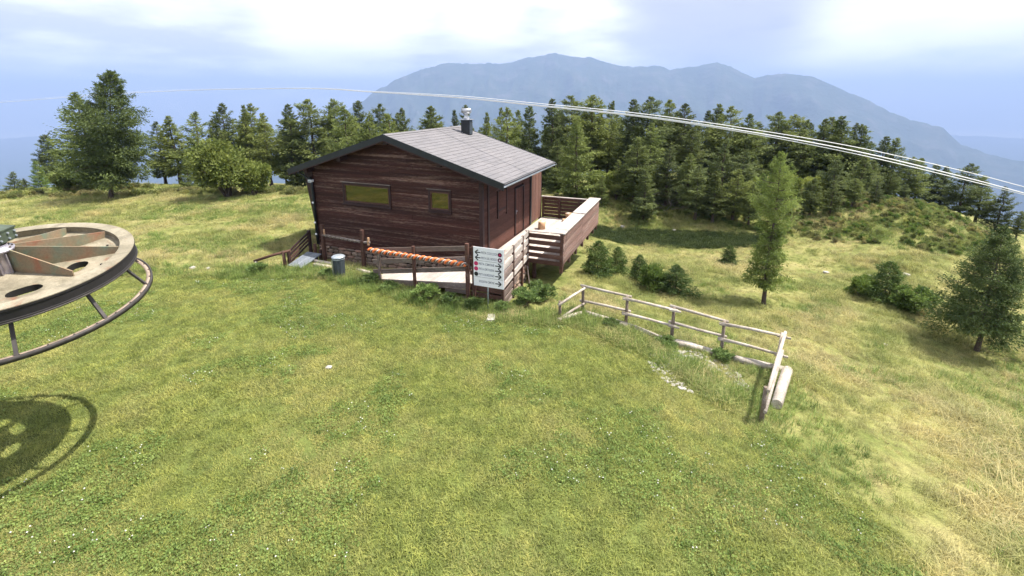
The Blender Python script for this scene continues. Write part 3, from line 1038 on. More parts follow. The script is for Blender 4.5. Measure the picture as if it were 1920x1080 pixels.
def stone_wall(p0, p1, z0, z1, parent, outdir, course=0.16):
    """rubble face between two points, each stone an object"""
    p0 = Vector(p0); p1 = Vector(p1)
    L = (p1 - p0).length
    d = (p1 - p0) / L
    zz = z0
    while zz < z1 - .05:
        h = min(course * random.uniform(.75, 1.25), z1 - zz)
        s = 0.0
        while s < L - .04:
            w = min(random.uniform(.2, .48), L - s)
            o = link('stone', random.choice(stone_meshes), None, parent)
            c = p0 + d * (s + w / 2)
            o.location = (c.x + outdir[0] * random.uniform(-.012, .02), c.y + outdir[1] * random.uniform(-.012, .02), zz + h / 2)
            o.rotation_euler = (random.uniform(-.05, .05), random.uniform(-.06, .06), math.atan2(d.y, d.x) + random.choice([0, pi]))
            o.scale = (w * .96, .20, h * .95)
            s += w
        zz += h


stone_wall((XL + .05, 0.05, 0), (-0.3, 0.05, 0), -0.72, 0.115, fo, (0, -1))
stone_wall((XR - .05, 0.3, 0), (XR - .05, DEPTH, 0), -0.75, 0.30, fo, (1, 0), 0.2)

# ------------------------------------------------------------------ boarded walkway round the hut corner
wk = empty('boardwalk', (HX, HY, 0), HR, 'weathered wooden boardwalk with plank railing wrapping the near corner of the hut', 'boardwalk')


def ramp_z(x):
    return 0.06 + (min(x, .63) + 3.3) / 3.93 * 0.42


nb = 27
for k in range(nb):
    x0 = -3.3 + k * 0.1455
    za = ramp_z(x0); zb = ramp_z(x0 + .137)
    MB().add([(x0, -2.36, za), (x0 + .137, -2.36, zb), (x0 + .137, -1.25, zb), (x0, -1.25, za), (x0, -2.36, za - .03), (x0 + .137, -2.36, zb - .03), (x0 + .137, -1.25, zb - .03), (x0, -1.25, za - .03)],
             [(0, 1, 2, 3), (7, 6, 5, 4), (4, 5, 1, 0), (5, 6, 2, 1), (6, 7, 3, 2), (7, 4, 0, 3)]).build('floor_board', M['palewood'], wk)
for k in range(21):
    y0 = -2.36 + k * 0.1475
    MB().box(0.65 if y0 < -1.2 else 0.10, 1.80 - .085 * (y0 + 2.4), y0, y0 + .139, .455, .485).build('floor_board', M['palewood'], wk)
# bearers under the floor
MB().beam((-3.3, -2.33, -.07), (.62, -2.33, .35), .05, .2).build('bearer', M['greywood'], wk)
MB().beam((-3.3, -1.30, -.07), (.62, -1.30, .35), .05, .2).build('bearer', M['greywood'], wk)
MB().beam((.66, -2.34, .35), (1.80, -2.34, .35), .05, .2).build('bearer', M['railwood'], wk)
MB().beam((.72, -2.3, .35), (.72, .7, .35), .05, .2).build('bearer', M['railwood'], wk)
MB().beam((1.74, -2.3, .34), (1.52, .7, .34), .05, .22).build('bearer', M['railwood'], wk)
# posts
for x, y, z0, z1, w in ((-3.0, -2.43, -.2, 1.27, .09), (-1.5, -2.44, -.2, 1.55, .10), (.60, -2.44, -.4, 1.89, .12), (.84, -2.45, -.5, 1.83, .11), (1.86, -2.42, -.5, 1.80, .09), (1.80, -1.35, -.5, 1.64, .08), (1.68, -.15, -.4, 1.64, .08)):
    MB().beam((x, y, z0), (x + random.uniform(-.015, .015), y, z1), w, w, up=(0, 1, 0), bev=.012).build('post', M['railwood'] if x > -2 else M['greywood'], wk)
# front rails rise with the ramp
for zl, zr in ((1.24, 1.79), (.81, 1.42), (.41, 1.07)):
    MB().beam((-3.32, -2.36, zl - .085), (.62, -2.36, zr - .085), .035, .165).build('rail', M['greywood'], wk)
MB().beam((-.30, -2.40, .13), (.58, -2.40, .16), .035, .15).build('rail', M['greywood'], wk)
MB().beam((-.30, -2.40, -.12), (.58, -2.40, -.11), .035, .15).build('rail', M['greywood'], wk)
for zt in (1.74, 1.36, .95, .2, -.08):
    MB().beam((.66, -2.37, zt - .08), (1.84, -2.37, zt - .08), .035, .15).build('rail', M['railwood'], wk)
for zt, m in ((1.63, 'palewood'), (1.32, 'palewood'), (1.02, 'greywood_y'), (.70, 'palewood')):
    MB().beam((1.89, -2.45, zt - .1), (1.62, .70, zt - .1), .035, .20).build('rail', M[m], wk)
for zt, y1 in ((.38, -.9), (.12, -1.2), (-.12, -1.5)):
    MB().beam((1.89, -2.45, zt - .1), (1.89 - .086 * (y1 + 2.45), y1, zt - .1), .035, .18).build('rail', M['greywood_y'], wk)
ab = MB().box(.9, 1.50, -1.5, .5, -1.0, .24).build('abutment', M['mortar'], wk)
stone_wall((1.62, -1.5, 0), (1.52, .55, 0), -.75, .28, ab, (1, 0), .2)
stone_wall((.9, -1.55, 0), (1.6, -1.55, 0), -.75, .28, ab, (0, -1), .2)
MB().beam((1.95, .10, -.7), (1.70, .35, .30), .05, .05).build('brace', M['greywood'], wk)

# ------------------------------------------------------------------ terrace deck
dk = empty('terrace_deck', (HX, HY, 0), HR, 'raised wooden terrace deck with boarded railing on the right side of the hut', 'deck')
for k in range(20):
    x0 = .085 + k * .1455
    MB().box(x0, x0 + .138, .76, 7.16, .456, .49).build('floor_board', M['palewood'], dk)
for y in (.9, 2.4, 3.9, 5.4, 6.95):
    MB().box(.1, 2.98, y - .05, y + .05, .27, .455).build('joist', M['railwood'], dk)
for x, y in ((1.7, 1.2), (1.7, 4.0), (1.7, 6.7), (.4, 6.9)):
    wx, wy = hut_to_world(x, y)
    MB().box(x - .06, x + .06, y - .06, y + .06, gz(wx, wy) - .4, .27).build('leg', M['railwood'], dk)
# near end: open boards
for x in (1.57, 2.93):
    MB().box(x - .055, x + .055, .68, .79, .05, 1.60).build('post', M['railwood'], dk)
for k in range(5):
    z0 = .34 + k * .255
    MB().beam((1.55, .665, z0 + .085), (2.97, .665, z0 + .085), .03, .165).build('rail', M['railwood'], dk)
MB().box(1.50, 2.45, .63, .77, 1.602, 1.63).build('cap_board', M['palewood'], dk)
# right side: close boards in two lengths, posts show below
for y in (.80, 1.85, 2.95, 4.1, 5.2, 6.3, 7.1):
    MB().box(2.885, 2.982, y - .05, y + .05, .12, 1.598).build('post', M['railwood'], dk)
for k in range(7):
    z0 = .40 + k * .170
    ys = 3.75 if k < 7 else 3.75
    MB().box(2.985, 3.012 + .006 * (k % 2), .70, ys - .006, z0, z0 + .146).build('rail', M['deckside'], dk)
    MB().box(2.985, 3.018 - .006 * (k % 2), ys + .006, 7.22, z0, z0 + .146).build('rail', M['deckside'], dk)
for k in range(3):
    x0 = 2.50 + k * .19
    MB().box(x0, x0 + .184, .66, 3.98, 1.604, 1.64).build('cap_board', M['palewood'], dk)
    MB().box(x0 + .02, x0 + .204, 3.90, 7.28, 1.645, 1.682).build('cap_board', M['palewood'], dk)
for y in (1.2, 3.0, 4.8, 6.6):
    MB().beam((2.55, y, 1.58), (2.88, y, 1.35), .04, .06).build('cap_bracket', M['railwood'], dk)
# back end
for x in (.12, 1.0, 2.0):
    MB().box(x - .05, x + .05, 7.09, 7.18, .3, 1.55).build('post', M['railwood'], dk)
for k in range(6):
    z0 = .50 + k * .18
    MB().beam((.04, 7.205, z0 + .08), (2.96, 7.205, z0 + .08), .03, .155).build('rail', M['railwood'], dk)
MB().box(.02, 2.50, 7.14, 7.26, 1.565, 1.60).build('cap_board', M['palewood'], dk)


def stump(x, y, r, h, lean, label):
    wx, wy = hut_to_world(x, y)
    m = MB()
    m.tube([(0, 0, 0), (lean * .3, 0, h * .5), (lean, 0, h)], [r * 1.04, r, r * 1.02], 14, jit=.04)
    e = empty('log_stool', (wx, wy, .49), HR, label, 'stool', 'sawn log stools on the deck')
    m.build('trunk_section', M['cutwood'], e, True)
    MB().lathe([(0, h + .002), (r * .9, h + .003), (r * .92, h - .01)], 14).build('cut_face', M['palewood'], e)


stump(.78, 4.9, .17, .36, .02, 'short log stool alone in the middle of the deck floor')
stump(1.62, 6.75, .16, .42, -.02, 'taller log stool by the far corner of the deck railing')
stump(1.60, 6.05, .15, .26, .03, 'low log stool in front of the taller one by the deck railing')

# ------------------------------------------------------------------ piste sign
sg = empty('piste_sign', (*hut_to_world(1.54, -2.87), -0.2), HR, 'white ski piste sign board with arrows and coloured dots on a thin pole', 'sign')
SW, SH, S0 = 1.02, 1.30, .88
bd = MB().box(-.49, .55, -.02, .0, S0, S0 + SH).build('sign_board', M['white'], sg)
MB().tube([(-.02, .03, -.2), (-.02, .03, S0 + SH - .1)], .022, 10).build('pole', M['galv'], sg, True)
MB().box(-.44, .50, .002, .02, S0 + .2, S0 + .25).box(-.44, .50, .002, .02, S0 + 1.0, S0 + 1.05).build('back_bar', M['galv'], sg)


def arrow(m, x0, x1, z, y=-.024):
    """arrow from x0 to x1 (tip at x1)"""
    s = 1 if x1 > x0 else -1
    w = .016
    m.box(min(x0, x1 - s * .02), max(x0, x1 - s * .02), y, y + .003, z - w, z + w)
    for q in (1, -1):
        m.poly_prism([(x1, y - .0005, z + q * .012), (x1 - s * .10, y - .0005, z + q * .095), (x1 - s * .13, y - .0005, z + q * .07), (x1 - s * .03, y - .0005, z - q * .004)], (0, .003, 0))


rows_ = [('PISTA COCCODI', 'L', 1.185), ('PISTA DEL BOSCO', 'L', 1.01), ('PISTA CIMONE', 'R', .81), ('PISTA ORTIGERA', 'R', .64), ('PISTA BORDOSO', 'R', .46), ('SEGGIOVIA CIMONE', 'R', .22)]
for i, (txt, sd_, zz) in enumerate(rows_):
    zc = S0 + zz - .06
    m = MB()
    if sd_ == 'L':
        arrow(m, -.24, -.44, zc)
    else:
        arrow(m, .26, .48, zc)
    m.build('arrow', M['ink'], bd)
    cu = bpy.data.curves.new('lettering', 'FONT')
    cu.body = txt
    cu.size = .105
    cu.align_x = 'CENTER'; cu.align_y = 'CENTER'
    cu.offset = 0.002
    to = bpy.data.objects.new('lettering_source', cu)
    COL.objects.link(to)
    dg = bpy.context.evaluated_depsgraph_get()
    tme = bpy.data.meshes.new_from_object(to.evaluated_get(dg))
    bpy.data.objects.remove(to)
    xs = [v.co.x for v in tme.vertices]
    k = min(.54, max(xs) - min(xs)) / (max(xs) - min(xs))
    xc = .055 if sd_ == 'L' else -.04
    for v in tme.vertices:
        v.co = Vector((xc + v.co.x * k, -.0215, zc + v.co.y))
    tme.name = 'lettering'
    link('lettering', tme, M['inkgrey'], bd)
    if i < 5:
        cx = .42 if sd_ == 'L' else -.40
        mt = M['plum'] if i < 2 else (M['pink'] if i < 4 else M['ink'])
        def disc(r, y):
            d = MB()
            d.poly_prism([(cx + r * cos(t), y, zc + r * sin(t)) for t in np.linspace(0, 2 * pi, 28, endpoint=False)], (0, .002, 0))
            return d
        dd = disc(.072, -.0235).build('piste_dot', mt, bd)
        if i < 2:
            disc(.030, -.0260).build('dot_centre', M['pink'] if i == 0 else M['white'], bd)
    if i in (1, 4):
        MB().box(-.46, .52, -.0225, -.0205, S0 + zz - .155, S0 + zz - .148).build('ruled_line', M['ink'], bd)

slab = MB().poly_prism([(-.14, -.2, 0), (.12, -.22, 0), (.2, .2, 0), (-.02, .24, 0)], (0, 0, .07)).build('stone_slab', M['concrete'])
slab.location = (-0.68, 13.22, gz(-.68, 13.22) + .0); slab.rotation_euler = (0, 0, .2)
tag(slab, 'pale flat stone slab in the grass in front of the sign pole', 'stone')

# ------------------------------------------------------------------ twisted barrier rails
def twisted(name, p0, p1, r, turns, mat_a, mat_b, label, cat, parent=None, sag=0.0):
    p0 = Vector(p0); p1 = Vector(p1)
    e = empty(name, (0, 0, 0)) if parent is None else parent
    if parent is None:
        tag(e, label, cat)
        e.location = p0
        p1 = p1 - p0; p0 = Vector((0, 0, 0))
    d = (p1 - p0).normalized()
    a = d.cross(Vector((0, 0, 1))).normalized(); b = a.cross(d).normalized()

    def cl(t):
        return p0 + (p1 - p0) * t - Vector((0, 0, 1)) * sag * 4 * t * (1 - t)
    MB().tube([cl(t) for t in np.linspace(-.01, 1.01, 9)], r * .75, 8).build('pole', M['greywood'], e, True)
    n = int(turns * 14)
    for ph, mt, rr in ((0, mat_a, r * .70), (pi, mat_b, r * .22)):
        pts = []
        for i in range(n + 1):
            t = i / n
            th = ph + t * turns * 2 * pi
            pts.append(cl(t) + (a * cos(th) + b * sin(th)) * r * .85)
        MB().tube(pts, rr, 6).build('tape', mt, e, True)
    return e


x0, y0 = hut_to_world(-3.32, -2.52); x1, y1 = hut_to_world(.60, -2.55)
twisted('barrier_tape', (x0, y0, 1.22), (x1, y1, 1.20), .062, 16, M['orange'], M['tape_highlight'], 'orange twisted barrier tape strung across the boardwalk railing', 'barrier tape')

# left barrier: two posts with a grey twisted rail
bx, by = hut_to_world(-5.6, -1.3)
lb = empty('barrier_fence', (bx, by, gz(bx, by)), HR, 'two rough posts with a grey twisted rail in front of the left hut wall', 'barrier')
gz0 = gz(bx, by)
MB().beam((-1.1, .1, -.4), (-1.12, .1, 1.49 - gz0), .13, .13, bev=.02, up=(0, 1, 0)).build('post', M['railwood'], lb)
MB().beam((1.05, -.1, -.4), (1.08, -.1, 1.54 - gz0), .14, .14, bev=.02, up=(0, 1, 0)).build('post', M['railwood'], lb)
MB().beam((-1.38, .15, -.4), (-1.38, .15, .55), .12, .12, bev=.02, up=(0, 1, 0)).build('post', M['railwood'], lb)
twisted(None, (-1.02, .02, 1.06 - gz0), (1.0, -.16, 1.07 - gz0), .045, 9, M['greywood'], M['palewood'], None, None, parent=lb)
MB().beam((1.18, -.14, 1.06 - gz0), (1.46, -.16, 1.10 - gz0), .09, .09, bev=.02).build('rail_stub', M['greywood'], lb)
MB().beam((1.40, -.17, .98 - gz0), (1.42, -.17, 1.28 - gz0), .08, .08, bev=.02, up=(0, 1, 0)).build('tape_knot', M['cutwood'], lb)
MB().beam((-.90, -.02, 1.12 - gz0), (-.91, -.02, 1.33 - gz0), .07, .07, bev=.02, up=(0, 1, 0)).build('tape_knot', M['cutwood'], lb)

# ground logs below the barrier
for i, (xa, ya, xb, yb, rr, lab) in enumerate(((-6.75, -1.72, -5.2, -1.66, .08, 'grey log lying at the foot of the barrier posts, nearest the hut'), (-6.4, -2.1, -5.3, -2.05, .09, 'grey log lying left of the litter bin'), (-4.45, -1.95, -3.75, -2.0, .08, 'grey log lying right of the litter bin'))):
    wa = hut_to_world(xa, ya); wb = hut_to_world(xb, yb)
    za = gz(*wa) + rr * .8; zb = gz(*wb) + rr * .8
    lg = MB().tube([(0, 0, 0), ((wb[0] - wa[0]) / 2, (wb[1] - wa[1]) / 2, (zb - za) / 2 + .01), (wb[0] - wa[0], wb[1] - wa[1], zb - za)], [rr * 1.05, rr, rr * .95], 10, jit=.05).build('ground_log', M['logwood'], None, True)
    lg.location = (wa[0], wa[1], za)
    tag(lg, lab, 'log', 'logs by the hut footing')

# ------------------------------------------------------------------ litter bin
bx, by = hut_to_world(-4.74, -2.55)
bn = empty('litter_bin', (bx, by, gz(bx, by)), HR, 'grey ribbed litter bin with a domed blue grey lid in front of the hut', 'bin')
prof = []
m = MB()
N = 40
vs = []
for z_, rr in ((0, .19), (.04, .195), (.70, .215), (.76, .22)):
    for k in range(N):
        t = 2 * pi * k / N
        q = rr * (1 + (.03 if k % 4 < 2 else -.02))
        vs.append((q * cos(t), q * sin(t), z_))
fs = []
for i in range(3):
    for k in range(N):
        j = (k + 1) % N
        fs.append((i*N + k, i*N + j, (i+1)*N + j, (i+1)*N + k))
fs.append(tuple(range(N)))
m.add(vs, fs)
m.build('bin_body', M['can'], bn)
MB().lathe([(0, .865), (.10, .86), (.20, .835), (.245, .80), (.25, .775), (.235, .77), (.0, .765)], 28).build('bin_lid', M['galv'], bn, True)
MB().beam((-.09, -.225, .03), (-.085, -.245, .72), .055, .02, up=(0, 1, 0)).build('bin_bracket', M['alu'], bn)
MB().lathe([(.22, .70), (.232, .71), (.232, .735), (.22, .745)], 28).build('bin_hoop', M['galv'], bn, True)

# ------------------------------------------------------------------ steps with slatted rail at the left end of the hut
bx, by = hut_to_world(-7.5, -1.9)
st = empty('side_steps', (bx, by, gz(bx, by)), HR, 'short boarded steps with dark slatted rail at the left corner of the hut', 'steps')
for k in range(5):
    x0 = .02 + k * .15
    MB().add([(x0, -.55, .02), (x0 + .14, -.55, .02), (x0 + .14, .55, .26), (x0, .55, .26), (x0, -.55, -.02), (x0 + .14, -.55, -.02), (x0 + .14, .55, .22), (x0, .55, .22)],
             [(0, 1, 2, 3), (7, 6, 5, 4), (4, 5, 1, 0), (5, 6, 2, 1), (6, 7, 3, 2), (7, 4, 0, 3)]).build('tread_board', M['bluewood'], st)
MB().beam((-.05, -.35, -.2), (-.05, -.35, .56), .09, .09, up=(0, 1, 0)).build('post', M['trim'], st)
MB().beam((-.42, 1.15, -.2), (-.42, 1.15, .98), .11, .11, up=(0, 1, 0)).build('post', M['trim'], st)
for k in range(4):
    z0 = .50 - k * .155
    MB().beam((-.05, -.38, z0), (-.42, 1.15, z0 + .40), .03, .085).build('slat', M['trim'] if k != 2 else M['railwood'], st)
MB().beam((.38, .62, -.2), (.38, .62, .62), .10, .10, up=(0, 1, 0)).build('post', M['railwood'], st)

bx, by = hut_to_world(-8.34, -3.11); cx_, cy_ = hut_to_world(-7.2, -2.61)
hr = empty('log_handrail', (bx, by, gz(bx, by)), 0, 'low sloping log handrail on two posts left of the hut steps', 'handrail')
dx, dy = cx_ - bx, cy_ - by
MB().tube([(0, 0, -.2), (0, 0, .34)], .055, 9, jit=.05).build('post', M['logwood'], hr, True)
MB().tube([(dx * .88, dy * .88, -.2), (dx * .88, dy * .88, .74)], .06, 9, jit=.05).build('post', M['railwood'], hr, True)
MB().tube([(-dx * .06, -dy * .06, .34), (dx * .5, dy * .5, .56), (dx * 1.1, dy * 1.1, .76)], [.05, .055, .05], 9, jit=.05).build('rail', M['railwood'], hr, True)

# ------------------------------------------------------------------ pole fence on the right of the lawn
FP = [(1.50, 13.50, .30, 'fa'), (2.35, 14.35, .44, 'fb'), (3.59, 13.46, .48, 'fc'), (4.79, 12.70, .47, 'fd'), (6.11, 12.26, .24, 'fe'), (7.36, 11.53, .26, 'ff'), (5.60, 9.05, .28, 'fg')]
fx, fy = FP[3][0], FP[3][1]
pf = empty('pole_fence', (fx, fy, gz(fx, fy)), 0, 'silver grey pole fence with two rails enclosing the right edge of the lawn', 'fence')
fz = gz(fx, fy)


def FL(x, y, z):
    return (x - fx, y - fy, z - fz)


for (x, y, zt, _) in FP:
    g = gz(x, y)
    MB().tube([FL(x, y, g - .3), FL(x + .01, y, (g + zt) / 2), FL(x, y, zt + .05)], [.055, .05, .045], 9, jit=.06).build('post', M['fencepost'], pf, True)
LOW = [-.20, -.10, -.02, -.04, -.24, -.30, -.25]
for i in range(len(FP) - 1):
    a = FP[i]; b = FP[i + 1]
    for za, zb in ((a[2], b[2]), (LOW[i], LOW[i + 1])):
        ex = .12
        d = Vector((b[0] - a[0], b[1] - a[1], zb - za)); d.normalize()
        side = Vector((-d.y, d.x, 0)) * (.06 if i % 2 else -.05)
        o = .035 if i % 2 else -.02
        p = Vector((a[0], a[1], za + o)) - d * ex + side; q = Vector((b[0], b[1], zb + o)) + d * ex + side
        mid = (p + q) / 2 + Vector((0, 0, random.uniform(-.015, .02)))
        MB().tube([FL(*p), FL(*mid), FL(*q)], [.045, .042, .038], 9, jit=.06).build('rail', M['logwood'], pf, True)
    for za in (a[2], LOW[i]):        # splice blocks at the posts
        if 1 < i:
            MB().beam(FL(a[0] - .14, a[1] - .02, za - .03), FL(a[0] + .16, a[1] - .15, za - .04), .05, .05).build('splice', M['logwood'], pf)
# brace at the far right corner
MB().tube([FL(7.32, 11.45, .34), FL(6.90, 10.85, -.2), FL(6.62, 10.45, gz(6.62, 10.45) - .05)], .045, 9, jit=.05).build('brace', M['logwood'], pf, True)
# heavy logs on the ground along the fence
GL = [(2.42, 14.15, 3.25, 13.62, .085, 'bleached log on the ground at the near left corner of the pole fence'), (3.20, 13.52, 4.45, 12.80, .10, 'bleached log on the ground below the second bay of the pole fence'),
      (4.40, 12.72, 6.10, 12.08, .11, 'long bleached log on the ground below the third bay of the pole fence'), (6.05, 11.98, 7.62, 11.42, .115, 'bleached log on the ground below the last bay of the pole fence'),
      (7.60, 11.45, 6.35, 9.75, .13, 'thick bleached log at the right end of the fence pointing to the viewer'), (1.42, 13.30, 2.30, 14.12, .075, 'short bleached log across the left end of the pole fence')]
for xa, ya, xb, yb, rr, lab in GL:
    za = gz(xa, ya) + rr * .75; zb = gz(xb, yb) + rr * .75; zm = gz((xa + xb) / 2, (ya + yb) / 2) + rr * .8
    lg = MB().tube([(0, 0, 0), ((xb - xa) * .5, (yb - ya) * .5, max(zm - za, (zb - za) / 2)), (xb - xa, yb - ya, zb - za)], [rr * 1.05, rr, rr * .95], 12, jit=.05).build('edging_log', M['logwood'], None, True)
    lg.location = (xa, ya, za)
    tag(lg, lab, 'log', 'edging logs under the pole fence')

# ------------------------------------------------------------------ lift bull wheel
nrm = Vector((.05, -.15, .99)).normalized()
e1 = Vector((0, 1, 0)).cross(nrm).normalized(); e2 = nrm.cross(e1)
bw = bpy.data.objects.new('lift_wheel', None)
COL.objects.link(bw)
mat = Matrix(((e1.x, e2.x, nrm.x), (e1.y, e2.y, nrm.y), (e1.z, e2.z, nrm.z)))
bw.location = (-8.38, 7.26, 3.85)
bw.rotation_euler = mat.to_euler()
tag(bw, 'big worn beige lift bull wheel with ribs and a dark guard hoop beneath', 'lift wheel')
R_ = 1.70
# plate with oval openings
outer = [(1.52 * cos(t), 1.52 * sin(t)) for t in np.linspace(0, 2 * pi, 96, endpoint=False)]
pts2 = [Vector(p) for p in outer]
edges = [(i, (i + 1) % 96) for i in range(96)]
slots = []
for k in range(10):
    a0 = radians((-34, 13, 56, 84, 117, 153, 188, 222, 257, 292)[k])
    loop = []
    for t in np.linspace(0, 2 * pi, 28, endpoint=False):
        aa = a0 + radians(12.5 if k != 3 else 8) * np.sign(cos(t)) * abs(cos(t)) ** .8
        rr = .97 + .135 * np.sign(sin(t)) * abs(sin(t)) ** .8
        loop.append((rr * cos(aa), rr * sin(aa)))
    slots.append(loop)
    b = len(pts2)
    pts2 += [Vector(p) for p in loop]
    edges += [(b + i, b + (i + 1) % 28) for i in range(28)]
cv, ce, cf, _, _, _ = geometry.delaunay_2d_cdt(pts2, edges, [], 0, 1e-5)


def in_loop(p, loop):
    c = False
    n = len(loop)
    for i in range(n):
        xa, ya = loop[i]; xb, yb = loop[(i + 1) % n]
        if (ya > p[1]) != (yb > p[1]) and p[0] < (xb - xa) * (p[1] - ya) / (yb - ya) + xa:
            c = not c
    return c


keep = []
for f in cf:
    cc = ((cv[f[0]].x + cv[f[1]].x + cv[f[2]].x) / 3, (cv[f[0]].y + cv[f[1]].y + cv[f[2]].y) / 3)
    if hypot(*cc) < 1.53 and not any(in_loop(cc, s) for s in slots):
        keep.append(f)
m = MB()
nv = len(cv)
ZP = -.13
m.add([(v.x, v.y, ZP) for v in cv] + [(v.x, v.y, ZP - .11) for v in cv], [tuple(f) for f in keep] + [tuple(nv + i for i in reversed(f)) for f in keep])
cnt = {}
for f in keep:
    for i in range(len(f)):
        e = (f[i], f[(i + 1) % len(f)])
        cnt[tuple(sorted(e))] = cnt.get(tuple(sorted(e)), 0) + 1
wl_ = MB()
wl_.add([(v.x, v.y, ZP - .002) for v in cv] + [(v.x, v.y, ZP - .11) for v in cv], [(a, b, nv + b, nv + a) for (a, b), q in cnt.items() if q == 1])
m.build('wheel_plate', M['wheel'], bw)
wl_.build('slot_shade_walls', M['rubber_and_slot_shade'], bw)  # black walls paint the shade inside the plate openings
MB().lathe([(1.49, 0), (R_, 0), (R_, -.035), (R_ - .012, -.045), (R_ - .012, -.19), (1.47, -.19), (1.47, -.17), (1.52, -.12), (1.505, -.012), (1.49, -.012)], 128, True).build('rim', M['wheel'], bw)
MB().lathe([(R_ + .002, -.012), (R_ + .002, -.045), (R_ - .009, -.055), (R_ - .009, -.185), (R_ + .002, -.195), (R_ + .002, -.215), (1.46, -.217)], 128).build('groove_liner', M['rubber_and_slot_shade'], bw)
# haul rope in the groove, leaving to the left
pts = [(1.69 * cos(t), 1.69 * sin(t), -.228) for t in np.linspace(radians(-100), radians(100), 60)]
d0 = Vector((-sin(radians(-100)), cos(radians(-100)), 0))
pts = [tuple(Vector(pts[0]) - d0 * 6)] + pts
d1 = Vector((-sin(radians(100)), cos(radians(100)), 0))
pts = pts + [tuple(Vector(pts[-1]) + d1 * 6)]
MB().tube(pts, .019, 8).build('haul_rope', M['hoop'], bw, True)
for k, deg in enumerate((-3, 33, 69, 101, 135, 170, 205, 240, 275)):
    a = radians(deg)
    ca, sa = cos(a), sin(a)
    lo = [(.135, ZP + .002), (1.16 if k == 0 else 1.44, ZP + .002), (1.16 if k == 0 else 1.475, -.012 if k else -.03), (.135, .30)]
    w = .009
    loop = [(r * ca + w * sa, r * sa - w * ca, z_) for r, z_ in lo]
    MB().poly_prism(loop, (-2 * w * sa, 2 * w * ca, 0)).build('rib', M['rib'], bw)
# bolts on the plate
for k in range(10):
    a = radians(15 + 36 * k)
    MB().tube([(1.32 * cos(a), 1.32 * sin(a), ZP), (1.32 * cos(a), 1.32 * sin(a), ZP + .02)], .018, 6).build('bolt', M['hoop'], bw)
hb = MB().lathe([(.115, -.42), (.14, -.40), (.14, -.15), (.13, -.10), (.13, .22), (.20, .25), (.20, .29), (.125, .30), (.125, .36)], 32).build('hub', M['flange'], bw, True)
for k in range(10):
    a = radians(15 + 36 * k)
    MB().beam((.125 * cos(a), .125 * sin(a), .05), (.19 * cos(a), .19 * sin(a), .05), .012, .36).build('hub_fin', M['flange'], hb)
    MB().tube([(.168 * cos(a), .168 * sin(a), .29), (.168 * cos(a), .168 * sin(a), .31)], .013, 6).build('bolt', M['hoop'], hb)
gb = MB()
gb.box(-1.1, .10, -.34, .26, .37, .56).box(-1.15, .11, -.36, .28, .56, .585)
gb.build('gearbox', M['gearbox'], bw)
for y_ in (-.26, -.13, 0, .13, .24):
    MB().tube([(.10, y_, .51), (.122, y_, .51)], .016, 6).build('bolt', M['galv'], bw)
    MB().tube([(.10, y_, .42), (.122, y_, .42)], .016, 6).build('bolt', M['galv'], bw)
# carrying arm and mast, off to the left
MB().box(-4.2, -1.0, -.22, .22, .34, .70).build('carrying_arm', M['gearbox'], bw)
mg = bw.matrix_basis.inverted()
pa = Vector((-8.38, 7.26, 3.85)) + e1 * -4.0
g0 = gz(pa.x, pa.y)
MB().beam(mg @ Vector((pa.x, pa.y, g0 - .4)), mg @ Vector((pa.x, pa.y, 4.6)), .5, .5, up=e2).build('mast', M['gearbox'], bw)
# guard hoop below
MB().lathe([(1.735, -.735), (1.80, -.735), (1.80, -.75), (1.735, -.75)], 128, True).build('hoop_rail', M['hooptop'], bw, True)
MB().lathe([(1.802, -.72), (1.828, -.72), (1.828, -.80), (1.802, -.80)], 128, True).build('guard_hoop', M['hoop'], bw, True)
for k in range(10):
    a = radians(-9 + 36 * k)
    MB().beam((1.38 * cos(a), 1.38 * sin(a), -.19), (1.76 * cos(a + radians(-2)), 1.76 * sin(a + radians(-2)), -.745), .05, .035, up=(cos(a), sin(a), .6)).build('hoop_strut', M['hoop'], bw)
for k in range(36):
    a = radians(10 * k + 4)
    MB().tube([(1.785 * cos(a), 1.785 * sin(a), -.735), (1.785 * cos(a), 1.785 * sin(a), -.72)], .012, 6).build('bolt', M['hoop'], bw)

# ------------------------------------------------------------------ overhead cables
C1 = [(-64.15, 60.0, 6.18), (-31.05, 39.45, 7.05), (-13.12, 28.24, 7.11), (-7.03, 24.41, 6.86), (-2.39, 21.49, 6.62), (0.87, 19.46, 6.33), (4.61, 17.14, 5.98), (7.61, 15.32, 5.56), (10.1, 13.85, 5.12), (12.24, 12.63, 4.6), (13.4, 12.0, 4.26)]
C2 = [(-64.18, 60.0, 6.05), (-31.06, 39.45, 6.97), (-13.12, 28.24, 7.08), (-7.03, 24.41, 6.83), (-2.39, 21.49, 6.56), (0.87, 19.46, 6.26), (4.62, 17.14, 5.9), (7.62, 15.32, 5.47), (10.12, 13.85, 5.0), (12.27, 12.63, 4.44), (13.45, 12.0, 4.09)]
C3 = [(-64.19, 60.0, 6.01), (-31.07, 39.45, 6.95), (-13.13, 28.24, 7.06), (-7.04, 24.41, 6.81), (-2.39, 21.49, 6.53), (0.87, 19.46, 6.23), (4.62, 17.14, 5.87), (7.63, 15.32, 5.42), (10.13, 13.85, 4.92), (12.29, 12.63, 4.37), (13.46, 12.0, 4.05)]


